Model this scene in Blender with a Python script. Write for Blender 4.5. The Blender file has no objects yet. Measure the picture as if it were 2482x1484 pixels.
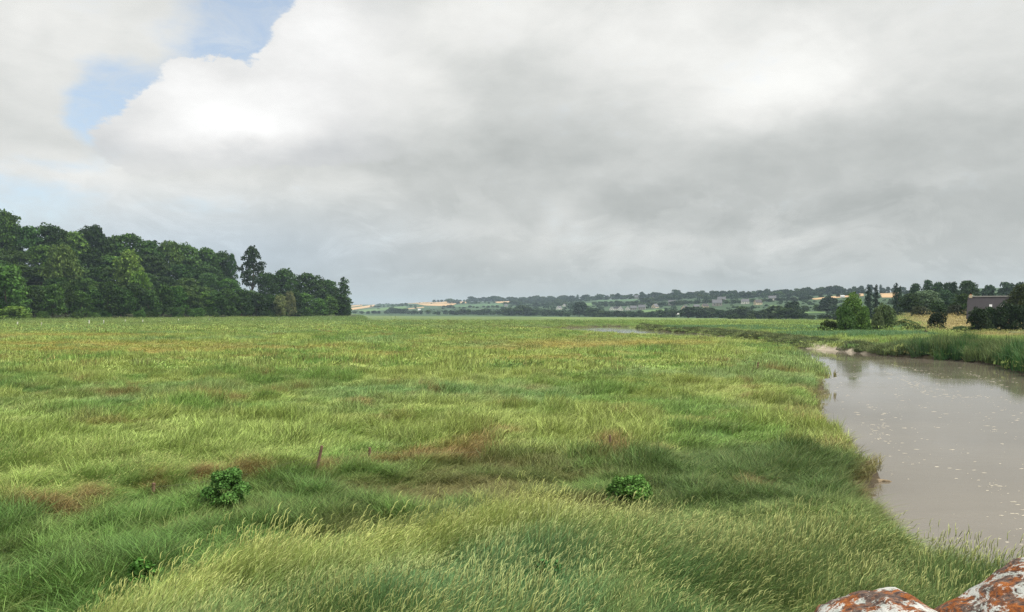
import bpy, math, random
import numpy as np

random.seed(7)
rng = np.random.default_rng(11)
scene = bpy.context.scene
col = scene.collection

# ----------------------------------------------------------------------------
# survey constants: the photograph measured at 2482 x 1484
CX, HZ, F, CAMZ = 1241.0, 756.0, 1986.0, 5.5
WATER = -0.95
R = math.radians


def T(x):
    return (np.asarray(x, float) - CX) / F


def sstep(a, b, x):
    s = np.clip((np.asarray(x, float) - a) / (b - a), 0, 1)
    return s * s * (3 - 2 * s)


# ---------------------------------------------------------------- value noise
_lat = np.random.default_rng(5).random((256, 256))


def vnoise(x, y):
    x = np.asarray(x, float); y = np.asarray(y, float)
    xi = np.floor(x).astype(int); yi = np.floor(y).astype(int)
    fx = x - xi; fy = y - yi
    fx = fx * fx * (3 - 2 * fx); fy = fy * fy * (3 - 2 * fy)
    a = _lat[xi % 256, yi % 256]; b = _lat[(xi + 1) % 256, yi % 256]
    c = _lat[xi % 256, (yi + 1) % 256]; d = _lat[(xi + 1) % 256, (yi + 1) % 256]
    return (a * (1 - fx) + b * fx) * (1 - fy) + (c * (1 - fx) + d * fx) * fy


def fbm(x, y, o=4):
    s = 0; amp = 0.5; tot = 0
    for k in range(o):
        s = s + amp * vnoise(x * 2 ** k + 17.3 * k, y * 2 ** k + 31.7 * k)
        tot += amp; amp *= 0.5
    return s / tot


# ---------------------------------------------------------------- the river
def G(x, y, z=0.0):
    Y = (CAMZ - z) * F / (y - HZ)
    return ((x - CX) / F * Y, Y)


_left_bank = [(9.0, -8), (10.0, 8), (10.8, 14), (10.2, 17.5), (10.1, 20), (10.6, 23)] + [
    G(2092, 1196, -.8), G(2134, 1170, WATER), G(2102, 1124, -.6), G(2094, 1075, .2), G(2016, 1005, .3),
    G(1976, 955, .3), G(1988, 925, WATER + .2), G(1994, 900, .3), G(1976, 872, .4), G(1940, 846, .4), G(1905, 831, .4), G(1800, 818, .4),
    G(1700, 812, .4), G(1590, 808, .4), G(1486, 804, .4), (14, 262), (0, 272), (-60, 300), (-200, 332)]
_right_bank = [(-200, 360), (-60, 322), (10, 318), G(1484, 791.5, WATER), G(1530, 793, WATER), G(1548, 796, WATER), G(1600, 802, WATER),
               G(1700, 809, WATER), G(1800, 822, WATER), G(1885, 832, WATER), G(1945, 843, WATER), G(2090, 858, WATER), G(2200, 866.5, WATER), G(2300, 874, WATER),
               G(2400, 881, WATER), G(2440, 893, WATER), G(2500, 912, WATER), (47, 60), (40, 40), (34, 20), (30, -8)]
RIVER = np.array(_left_bank + _right_bank)


def river_d(X, Y):
    """signed distance to the river outline, positive on land"""
    X = np.asarray(X, float).ravel(); Y = np.asarray(Y, float).ravel()
    dmin = np.full(X.shape, 1e9); inside = np.zeros(X.shape, bool)
    n = len(RIVER)
    for i in range(n):
        ax, ay = RIVER[i]; bx, by = RIVER[(i + 1) % n]
        ex, ey = bx - ax, by - ay
        t = np.clip(((X - ax) * ex + (Y - ay) * ey) / (ex * ex + ey * ey), 0, 1)
        dx = X - ax - t * ex; dy = Y - ay - t * ey
        dmin = np.minimum(dmin, dx * dx + dy * dy)
        c = ((ay > Y) != (by > Y)) & (X < (bx - ax) * (Y - ay) / (by - ay + 1e-12) + ax)
        inside ^= c
    d = np.sqrt(dmin)
    return np.where(inside, -d, d)


# ---------------------------------------------------------------- the terrain
def interp(x, xs, ys):
    return np.interp(np.asarray(x, float), np.asarray(xs, float), np.asarray(ys, float))


# valley side: where it starts, where its crest is, how high it stands
VX = [700, 850, 1000, 1241, 1500, 1700, 1850, 2000, 2150, 2482, 2900]
VE = [2600, 2470, 2080, 1755, 1430, 1170, 936, 700, 430, 330, 330]
RX = [700, 850, 1000, 1241, 1500, 1700, 2000, 2482, 2900]
RR = [5800, 5700, 5100, 4050, 3240, 2700, 2160, 1600, 1600]
SX = [700, 850, 950, 1080, 1150, 1241, 1400, 1550, 1700, 1850, 2000, 2100, 2200, 2300, 2482, 2900]
SY = [741, 738.5, 735, 729, 728, 727, 725, 721, 715, 712, 707, 703, 702, 701, 694, 690]
# wooded rise at the left: foot and crest
WX = [-700, 0, 300, 600, 840]
WE = [400, 425, 500, 590, 690]
WCX = [-700, 0, 120, 250, 400, 500, 600, 700, 780, 840]
WCH = [36, 36, 33, 31, 27, 22, 16, 11, 7, 2]


def wood_h(px, Y):
    e = interp(px, WX, WE)
    H = interp(px, WCX, WCH)
    foot = 1.1 * sstep(e - 120, e, Y)
    rise = H * sstep(e - 10, e + 190, Y)
    fade = 1 - sstep(835, 900, px)
    back = 1 - sstep(e + 320, e + 700, Y)
    return (foot + rise) * fade * back


def hill_h(px, Y):
    e = interp(px, VX, VE); r = interp(px, RX, RR)
    H = CAMZ + (HZ - interp(px, SX, SY)) / F * r
    s = np.clip((Y - e) / (r - e), 0, 1.0)
    h = H * (s - 0.5 * 0.10 * (1 - np.exp(-s / 0.10)) * 2 * (1 - s))
    h = np.maximum(h, 0)
    h = h * (1 - 0.25 * np.clip((Y - r) / 1500, 0, 1))
    dec = interp(Y, [0, 350, 728, 936, 1170, 1430, 1755, 2470, 9000], [0, 0, -1.9, -2.8, -3.7, -4.4, -5.0, -5.6, -5.6]) * sstep(840, 900, px)
    meadow = 3.9 * sstep(185, 300, Y) * sstep(2120, 2250, px)
    return h + dec + meadow


RIDX = [-200, 0, 200, 380, 560, 800, 1000, 1130, 1300, 1480, 1700, 2600]
RIDY = [1560, 1500, 1450, 1395, 1310, 1285, 1245, 1200, 1190, 1185, 1215, 1300]
RIDY = [756 + (y - 756) * 1.20 for y in RIDY]
FENX = [-300, 0, 200, 480, 780, 1000, 1150, 1480, 1750, 2100]
FENY = [1220, 1200, 1175, 1125, 1100, 1082, 1060, 1060, 1050, 1060]


FENY = [756 + (y - 756) * 1.09 for y in FENY]


def flat_py(Y):
    return HZ + F * CAMZ / np.maximum(Y, 0.5)


def near_h(X, Y):
    px = CX + F * X / np.maximum(Y, 0.5); py = flat_py(Y)
    rid = interp(px, RIDX, RIDY)
    left = 1 - sstep(1450, 1750, px)
    h = 0.35 * sstep(-15, 45, py - rid) * left
    fen = interp(px, FENX, FENY)
    h = h - 0.25 * sstep(-10, 30, py - fen) * (1 - sstep(-60, 10, py - rid)) * left
    return h


def ground_h(X, Y, d=None, far=True):
    X = np.asarray(X, float); Y = np.asarray(Y, float)
    shp = X.shape
    X = X.ravel(); Y = Y.ravel()
    px = CX + F * X / np.maximum(Y, 0.5)
    h = (fbm(X / 9, Y / 9, 4) - 0.5) * 0.5 + (fbm(X / 1.5 + 9, Y / 1.5, 2) - 0.5) * 0.34
    h = h * (1 - 0.6 * sstep(60, 400, Y))
    h = h + near_h(X, Y) + wood_h(px, Y) + hill_h(px, Y)
    big = Y > 900
    e = interp(px, VX, VE)
    h = h + np.where(big, (fbm(X / 260 + 3, Y / 260, 3) - 0.5) * 10 * sstep(e + 60, e + 1200, Y), 0)
    near = (Y < 420) & (X > -260)
    if near.any():
        Xn = X[near]; Yn = Y[near]
        if d is None:
            dn = river_d(Xn, Yn)
        else:
            dn = d.ravel()[near]
        wob = (fbm(Xn / 1.3 + 40, Yn / 1.3, 3) - 0.5) * (0.9 + 1.4 * sstep(60, 160, Yn)) + (fbm(Xn / .4 + 4, Yn / .4, 3) - .5) * .55 * (1 - sstep(60, 90, Yn))
        dn = dn + wob
        wdt = 1.3 + 1.6 * sstep(70, 140, Yn)
        k = sstep(-0.9, 1, dn / wdt)
        k = np.where(dn < 0, k, k)
        hn = h[near]
        h[near] = -1.9 + (hn + 1.9) * k ** 0.8
    return h.reshape(shp)


def far_h(px, Y):
    X = (px - CX) / F * Y
    h = wood_h(px, Y) + hill_h(px, Y)
    e = interp(px, VX, VE)
    h = h + np.where(Y > 900, (fbm(X / 260 + 3, Y / 260, 3) - 0.5) * 10 * sstep(e + 60, e + 1200, Y), 0)
    return h


_Ys = np.geomspace(90, 7000, 2800)


def hit(px, py):
    """first point of the terrain on the line of sight through (px, py)"""
    ray = CAMZ - (py - HZ) / F * _Ys
    h = far_h(np.full_like(_Ys, px), _Ys)
    ok = np.nonzero(h >= ray)[0]
    Y = _Ys[ok[0]] if len(ok) else interp(px, RX, RR) * 0.97
    Y = float(Y)
    return ((px - CX) / F * Y, Y, float(far_h(np.array([px]), np.array([Y]))[0]))


# ---------------------------------------------------------------- mesh helpers
def link(o, parent=None):
    col.objects.link(o)
    if parent is not None:
        o.parent = parent
    return o


def mesh_np(name, verts, faces, mats, mat_idx=None, smooth=False):
    me = bpy.data.meshes.new(name)
    verts = np.asarray(verts, np.float32).reshape(-1, 3)
    if isinstance(faces, np.ndarray):
        k = faces.shape[1]; nf = len(faces)
        me.vertices.add(len(verts)); me.vertices.foreach_set('co', verts.ravel())
        me.loops.add(nf * k); me.loops.foreach_set('vertex_index', faces.astype(np.int32).ravel())
        me.polygons.add(nf)
        me.polygons.foreach_set('loop_start', np.arange(nf, dtype=np.int32) * k)
        me.update(calc_edges=True)
    else:
        me.from_pydata(verts.tolist(), [], [list(f) for f in faces])
    for m in (mats if isinstance(mats, (list, tuple)) else [mats]):
        me.materials.append(m)
    if mat_idx is not None:
        me.polygons.foreach_set('material_index', np.asarray(mat_idx, np.int32))
    if smooth:
        me.polygons.foreach_set('use_smooth', np.ones(len(me.polygons), bool))
    me.update()
    return me


class MB:
    """collects boxes, prisms and tubes into one mesh"""
    def __init__(s):
        s.v = []; s.f = []

    def add(s, v, f):
        o = len(s.v)
        s.v += [tuple(p) for p in v]; s.f += [tuple(i + o for i in q) for q in f]
        return s

    def box(s, x0, x1, y0, y1, z0, z1):
        v = [(x0, y0, z0), (x1, y0, z0), (x1, y1, z0), (x0, y1, z0), (x0, y0, z1), (x1, y0, z1), (x1, y1, z1), (x0, y1, z1)]
        return s.add(v, [(0, 3, 2, 1), (4, 5, 6, 7), (0, 1, 5, 4), (1, 2, 6, 5), (2, 3, 7, 6), (3, 0, 4, 7)])

    def tube(s, pts, rad, n=6):
        pts = [np.array(p, float) for p in pts]
        v = []
        for i, p in enumerate(pts):
            d = pts[min(i + 1, len(pts) - 1)] - pts[max(i - 1, 0)]
            d = d / (np.linalg.norm(d) + 1e-9)
            a = np.cross(d, (0.3, 0.9, 0.1)); a /= np.linalg.norm(a) + 1e-9
            b = np.cross(d, a)
            for k in range(n):
                w = 2 * math.pi * k / n
                v.append(p + rad[i] * (math.cos(w) * a + math.sin(w) * b))
        f = []
        for i in range(len(pts) - 1):
            for k in range(n):
                f.append((i * n + k, i * n + (k + 1) % n, (i + 1) * n + (k + 1) % n, (i + 1) * n + k))
        f.append(tuple(range((len(pts) - 1) * n, len(pts) * n)))
        f.append(tuple(reversed(range(n))))
        return s.add(v, f)

    def build(s, name, mat, parent=None, smooth=False):
        me = bpy.data.meshes.new(name)
        me.from_pydata([tuple(map(float, p)) for p in s.v], [], s.f)
        me.materials.append(mat)
        if smooth:
            for p in me.polygons:
                p.use_smooth = True
        me.update()
        return link(bpy.data.objects.new(name, me), parent)


def tag(o, label=None, cat=None, group=None, kind=None):
    if label: o['label'] = label
    if cat: o['category'] = cat
    if group: o['group'] = group
    if kind: o['kind'] = kind
    return o


def empty(name, loc, rz=0.0, sc=1.0):
    o = bpy.data.objects.new(name, None)
    o.empty_display_size = 0.2
    o.location = loc; o.rotation_euler = (0, 0, rz)
    if not isinstance(sc, (tuple, list)):
        sc = (sc, sc, sc)
    o.scale = sc
    return link(o)


# ---------------------------------------------------------------- materials
def new_mat(name):
    m = bpy.data.materials.new(name); m.use_nodes = True
    nt = m.node_tree; nt.nodes.clear()
    out = nt.nodes.new('ShaderNodeOutputMaterial')
    return m, nt, out


def nd(nt, typ, **kw):
    n = nt.nodes.new(typ)
    for k, v in kw.items():
        setattr(n, k, v)
    return n


def mathn(nt, op, a, b=None, c=None, clamp=False):
    n = nd(nt, 'ShaderNodeMath', operation=op, use_clamp=clamp)
    for i, x in enumerate((a, b, c)):
        if x is None: continue
        if hasattr(x, 'is_linked'): nt.links.new(x, n.inputs[i])
        else: n.inputs[i].default_value = x
    return n.outputs[0]


def mixc(nt, fac, a, b, blend='MIX'):
    n = nd(nt, 'ShaderNodeMix', data_type='RGBA', blend_type=blend)
    for sock, x in ((n.inputs[0], fac), (n.inputs[6], a), (n.inputs[7], b)):
        if hasattr(x, 'is_linked'): nt.links.new(x, sock)
        elif isinstance(x, (tuple, list)): sock.default_value = (*x[:3], 1)
        else: sock.default_value = x
    return n.outputs[2]


def maprange(nt, x, a, b, c=0.0, d=1.0, smooth=False):
    n = nd(nt, 'ShaderNodeMapRange', interpolation_type='SMOOTHSTEP' if smooth else 'LINEAR', clamp=True)
    nt.links.new(x, n.inputs[0])
    for i, v in enumerate((a, b, c, d)):
        n.inputs[i + 1].default_value = v
    return n.outputs[0]


def noise(nt, vec, scale, detail=4, rough=0.55, dist=0.0):
    n = nd(nt, 'ShaderNodeTexNoise')
    n.inputs['Scale'].default_value = scale; n.inputs['Detail'].default_value = detail
    n.inputs['Roughness'].default_value = rough; n.inputs['Distortion'].default_value = dist
    if vec is not None: nt.links.new(vec, n.inputs['Vector'])
    return n


def principled(nt, out, base, rough=0.7, spec=0.3, **kw):
    p = nd(nt, 'ShaderNodeBsdfPrincipled')
    if hasattr(base, 'is_linked'): nt.links.new(base, p.inputs['Base Color'])
    else: p.inputs['Base Color'].default_value = (*base[:3], 1)
    if hasattr(rough, 'is_linked'): nt.links.new(rough, p.inputs['Roughness'])
    else: p.inputs['Roughness'].default_value = rough
    p.inputs['Specular IOR Level'].default_value = spec
    for k, v in kw.items(): p.inputs[k].default_value = v
    if out is not None: nt.links.new(p.outputs[0], out.inputs[0])
    return p


def rough_mat(name, c, var=0.25, scale=3.0, rough=0.85, bump=0.0):
    m, nt, out = new_mat(name)
    tc = nd(nt, 'ShaderNodeTexCoord')
    n = noise(nt, tc.outputs['Object'], scale, 6, 0.65)
    v = maprange(nt, n.outputs[0], 0.3, 0.7, 1 - var, 1 + var)
    hsv = nd(nt, 'ShaderNodeHueSaturation'); hsv.inputs['Color'].default_value = (*c, 1)
    nt.links.new(v, hsv.inputs['Value'])
    p = principled(nt, out, hsv.outputs[0], rough, 0.25)
    if bump:
        b = nd(nt, 'ShaderNodeBump'); b.inputs['Strength'].default_value = 0.6; b.inputs['Distance'].default_value = bump
        n2 = noise(nt, tc.outputs['Object'], scale * 6, 6, 0.7)
        nt.links.new(n2.outputs[0], b.inputs['Height']); nt.links.new(b.outputs[0], p.inputs['Normal'])
    return m


def blade_mat(name, head=False):
    m, nt, out = new_mat(name)
    at = nd(nt, 'ShaderNodeAttribute', attribute_type='INSTANCER', attribute_name='tint')
    geo = nd(nt, 'ShaderNodeNewGeometry')
    v = maprange(nt, geo.outputs['Random Per Island'], 0, 1, 0.45, 1.65)
    hsv = nd(nt, 'ShaderNodeHueSaturation')
    base = at.outputs['Color']
    if head:
        base = mixc(nt, 0.5, base, (0.56, 0.54, 0.22))
    else:
        r2 = mathn(nt, 'FRACT', mathn(nt, 'MULTIPLY', geo.outputs['Random Per Island'], 37.31))
        dry = maprange(nt, r2, 0.88, 0.98, 0, 0.45)
        base = mixc(nt, dry, base, (0.42, 0.36, 0.17))
    nt.links.new(base, hsv.inputs['Color']); nt.links.new(v, hsv.inputs['Value'])
    p = principled(nt, None, hsv.outputs[0], 0.58, 0.16)
    tr = nd(nt, 'ShaderNodeBsdfTranslucent'); nt.links.new(hsv.outputs[0], tr.inputs[0])
    mx = nd(nt, 'ShaderNodeMixShader'); mx.inputs[0].default_value = 0.22
    nt.links.new(p.outputs[0], mx.inputs[1]); nt.links.new(tr.outputs[0], mx.inputs[2])
    nt.links.new(mx.outputs[0], out.inputs[0])
    return m


def leaf_mat(name, trans=0.25, spread=(0.6, 1.4)):
    """the object's own colour, varied leaf by leaf and by clump"""
    m, nt, out = new_mat(name)
    oi = nd(nt, 'ShaderNodeObjectInfo'); geo = nd(nt, 'ShaderNodeNewGeometry'); tc = nd(nt, 'ShaderNodeTexCoord')
    v = maprange(nt, geo.outputs['Random Per Island'], 0, 1, *spread)
    n = noise(nt, tc.outputs['Object'], 0.35, 3)
    v2 = maprange(nt, n.outputs[0], 0.3, 0.7, 0.75, 1.3)
    hsv = nd(nt, 'ShaderNodeHueSaturation'); nt.links.new(oi.outputs['Color'], hsv.inputs['Color'])
    nt.links.new(mathn(nt, 'MULTIPLY', v, v2), hsv.inputs['Value'])
    hue = maprange(nt, n.outputs[0], 0.3, 0.7, 0.512, 0.488); nt.links.new(hue, hsv.inputs['Hue'])
    p = principled(nt, None, hsv.outputs[0], 0.65, 0.12)
    tr = nd(nt, 'ShaderNodeBsdfTranslucent'); nt.links.new(hsv.outputs[0], tr.inputs[0])
    mx = nd(nt, 'ShaderNodeMixShader'); mx.inputs[0].default_value = trans
    nt.links.new(p.outputs[0], mx.inputs[1]); nt.links.new(tr.outputs[0], mx.inputs[2])
    nt.links.new(mx.outputs[0], out.inputs[0])
    return m


M = {}
M['blade'] = blade_mat('grass_blade'); M['head'] = blade_mat('grass_head', True)
M['leaf'] = leaf_mat('leaf', .14, (.5, 1.5))
M['bark'] = rough_mat('bark', (0.085, 0.065, 0.045), 0.35, 4, 0.9)
M['white_wall'] = rough_mat('render_wall', (0.72, 0.69, 0.62), 0.08, 1.0)
M['cream_wall'] = rough_mat('cream_wall', (0.60, 0.50, 0.36), 0.1, 1.0)
M['grey_wall'] = rough_mat('stone_wall', (0.32, 0.30, 0.27), 0.2, 1.5)
M['slate'] = rough_mat('slate', (0.033, 0.028, 0.031), 0.3, 2.5, 0.6)
M['slate_pale'] = rough_mat('slate_pale', (0.105, 0.105, 0.115), 0.2, 2.0, 0.6)
M['ridge_tile'] = rough_mat('ridge_tile', (0.36, 0.35, 0.34), 0.15, 3)
M['glass'] = rough_mat('window_glass', (0.03, 0.035, 0.04), 0.1, 1, 0.12)
M['blind'] = rough_mat('white_blind', (0.55, 0.55, 0.54), 0.05, 2, 0.4)
M['door'] = rough_mat('painted_door', (0.16, 0.12, 0.09), 0.15, 3)
M['clay'] = rough_mat('clay_pot', (0.45, 0.17, 0.07), 0.2, 6)
M['post'] = rough_mat('weathered_post', (0.165, 0.10, 0.07), 0.45, 12, 0.9, 0.01)
M['stake'] = rough_mat('pale_stake', (0.62, 0.60, 0.54), 0.2, 8)
M['wire'] = rough_mat('fence_wire', (0.12, 0.10, 0.09), 0.2, 8, 0.6)
M['foam'] = rough_mat('foam', (0.46, 0.42, 0.34), 0.2, 5, 0.9)
M['masonry'] = rough_mat('bridge_masonry', (0.22, 0.19, 0.16), 0.4, 5, 0.9, 0.02)
M['mud_lump'] = rough_mat('mud_lump', (0.22, 0.17, 0.11), 0.5, 9, 0.9, 0.01)
M['plank'] = rough_mat('painted_plank', (0.42, 0.46, 0.26), 0.25, 6)


def field_mat(name, c1, c2, scale=0.02):
    m, nt, out = new_mat(name)
    geo = nd(nt, 'ShaderNodeNewGeometry')
    n = noise(nt, geo.outputs['Position'], scale, 6, 0.65)
    principled(nt, out, mixc(nt, maprange(nt, n.outputs[0], 0.35, 0.65), c1, c2), 0.9, 0.1)
    return m


M['wheat'] = field_mat('wheat', (0.40, 0.265, 0.14), (0.47, 0.325, 0.18))
M['pasture'] = field_mat('pasture', (0.085, 0.145, 0.055), (0.115, 0.185, 0.07))
M['crop'] = field_mat('green_crop', (0.06, 0.11, 0.055), (0.08, 0.14, 0.065))


# ground: albedo laid down per region, broken up by noise
def ground_mat():
    m, nt, out = new_mat('marsh_ground')
    at = nd(nt, 'ShaderNodeAttribute', attribute_name='soil')
    geo = nd(nt, 'ShaderNodeNewGeometry')
    n1 = noise(nt, geo.outputs['Position'], 0.9, 8, 0.7)
    n2 = noise(nt, geo.outputs['Position'], 0.06, 6, 0.7)
    v = mathn(nt, 'MULTIPLY', maprange(nt, n1.outputs[0], 0.3, 0.7, 0.75, 1.25), maprange(nt, n2.outputs[0], 0.3, 0.7, 0.85, 1.15))
    hsv = nd(nt, 'ShaderNodeHueSaturation'); nt.links.new(at.outputs['Color'], hsv.inputs['Color']); nt.links.new(v, hsv.inputs['Value'])
    p = principled(nt, out, hsv.outputs[0], 0.9, 0.15)
    b = nd(nt, 'ShaderNodeBump'); b.inputs['Strength'].default_value = 0.7; b.inputs['Distance'].default_value = 0.12
    n3 = noise(nt, geo.outputs['Position'], 3.0, 8, 0.75)
    nt.links.new(n3.outputs[0], b.inputs['Height']); nt.links.new(b.outputs[0], p.inputs['Normal'])
    return m


M['ground'] = ground_mat()


def water_mat():
    m, nt, out = new_mat('muddy_water')
    geo = nd(nt, 'ShaderNodeNewGeometry')
    mp = nd(nt, 'ShaderNodeMapping'); nt.links.new(geo.outputs['Position'], mp.inputs[0])
    mp.inputs['Scale'].default_value = (0.55, 1.0, 1.0)
    n0 = noise(nt, mp.outputs[0], 0.12, 4, 0.6)
    base = mixc(nt, maprange(nt, n0.outputs[0], 0.35, 0.65), (0.130, 0.112, 0.086), (0.160, 0.139, 0.107))
    p = principled(nt, out, base, maprange(nt, n0.outputs[0], 0.4, 0.62, 0.03, 0.09), 0.5, IOR=1.33)
    n1 = noise(nt, mp.outputs[0], 2.2, 3, 0.55, 0.4)
    b = nd(nt, 'ShaderNodeBump'); b.inputs['Distance'].default_value = 0.012
    nt.links.new(maprange(nt, n0.outputs[0], .36, .62, .12, .55), b.inputs['Strength'])
    nt.links.new(n1.outputs[0], b.inputs['Height']); nt.links.new(b.outputs[0], p.inputs['Normal'])
    return m


M['water'] = water_mat()


def lichen_mat():
    m, nt, out = new_mat('lichen_stone')
    tc = nd(nt, 'ShaderNodeTexCoord'); geo = nd(nt, 'ShaderNodeNewGeometry')
    P = geo.outputs['Position']
    mp = nd(nt, 'ShaderNodeMapping'); nt.links.new(P, mp.inputs[0]); mp.inputs['Scale'].default_value = (1, 1, 2.2)
    mp.inputs['Rotation'].default_value = (0, R(25), 0)
    V = mp.outputs[0]
    big = noise(nt, V, 9, 9, 0.72, 0.6); mid = noise(nt, V, 17, 9, 0.75, 0.5); fine = noise(nt, V, 70, 6, 0.75)
    rock = mixc(nt, maprange(nt, fine.outputs[0], 0.35, 0.65), (0.032, 0.020, 0.020), (0.20, 0.145, 0.115))
    o1 = mathn(nt, 'ADD', mid.outputs[0], mathn(nt, 'MULTIPLY', fine.outputs[0], 0.25))
    orange = mixc(nt, maprange(nt, fine.outputs[0], 0.4, 0.65), (0.13, 0.042, 0.016), (0.38, 0.125, 0.025))
    c = mixc(nt, maprange(nt, o1, 0.58, 0.66), rock, orange)
    w1 = mathn(nt, 'ADD', big.outputs[0], mathn(nt, 'MULTIPLY', fine.outputs[0], 0.34))
    white = mixc(nt, maprange(nt, mid.outputs[0], 0.4, 0.6), (0.36, 0.385, 0.35), (0.56, 0.56, 0.53))
    c = mixc(nt, maprange(nt, w1, 0.682, 0.715), c, white)
    p = principled(nt, out, c, 0.9, 0.2)
    b = nd(nt, 'ShaderNodeBump'); b.inputs['Strength'].default_value = 0.9; b.inputs['Distance'].default_value = 0.006
    hh = mathn(nt, 'ADD', mathn(nt, 'MULTIPLY', mid.outputs[0], 1.5), fine.outputs[0])
    nt.links.new(hh, b.inputs['Height']); nt.links.new(b.outputs[0], p.inputs['Normal'])
    return m


M['lichen'] = lichen_mat()

# ---------------------------------------------------------------- regional colour
YG = np.array((0.31, 0.375, 0.108)); GR = np.array((0.190, 0.305, 0.075)); BG = np.array((0.180, 0.300, 0.130))
DK = np.array((0.066, 0.150, 0.034)); ST = np.array((0.46, 0.42, 0.18)); BR = np.array((0.27, 0.165, 0.075))
OC = np.array((0.30, 0.24, 0.065)); MUD = np.array((0.060, 0.046, 0.030)); PALE = np.array((0.46, 0.40, 0.32))
HILL = np.array((0.036, 0.066, 0.030)); WOODF = np.array((0.045, 0.055, 0.025)); DRY = np.array((0.37, 0.285, 0.13))


def lerp(a, b, k):
    k = np.asarray(k)[..., None]
    return a * (1 - k) + b * k


def ell(px, py, cx, cy, rx, ry, soft=0.5):
    r = np.sqrt(((px - cx) / rx) ** 2 + ((py - cy) / ry) ** 2)
    return 1 - sstep(1 - soft, 1 + soft, r)


FLATS = [(1380, 838, 150, 11), (1530, 834, 170, 9), (1230, 850, 120, 6), (1300, 872, 130, 6), (300, 852, 330, 7), (110, 836, 260, 5), (330, 838, 240, 4), (880, 862, 90, 4), (150, 815, 240, 4), (640, 845, 160, 5)]
BROWNS = [(150, 1195, 75, 16), (215, 1172, 35, 20), (30, 1195, 60, 14), (368, 1145, 15, 18), (500, 1122, 40, 15), (610, 1118, 45, 15), (590, 1110, 30, 12), (790, 1105, 40, 10),
          (1010, 1075, 70, 12), (950, 1085, 50, 12), (1155, 1050, 48, 24), (1100, 1065, 60, 14), (1478, 1058, 34, 26), (880, 1092, 20, 14), (1590, 1065, 30, 8), (1830, 1140, 40, 12),
          (1950, 930, 40, 8), (1300, 930, 30, 10), (880, 968, 26, 8), (1180, 1020, 25, 8)]


BROWNS = [(a, 756 + (b - 756) * 1.09, c, d) for (a, b, c, d) in BROWNS]


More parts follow.
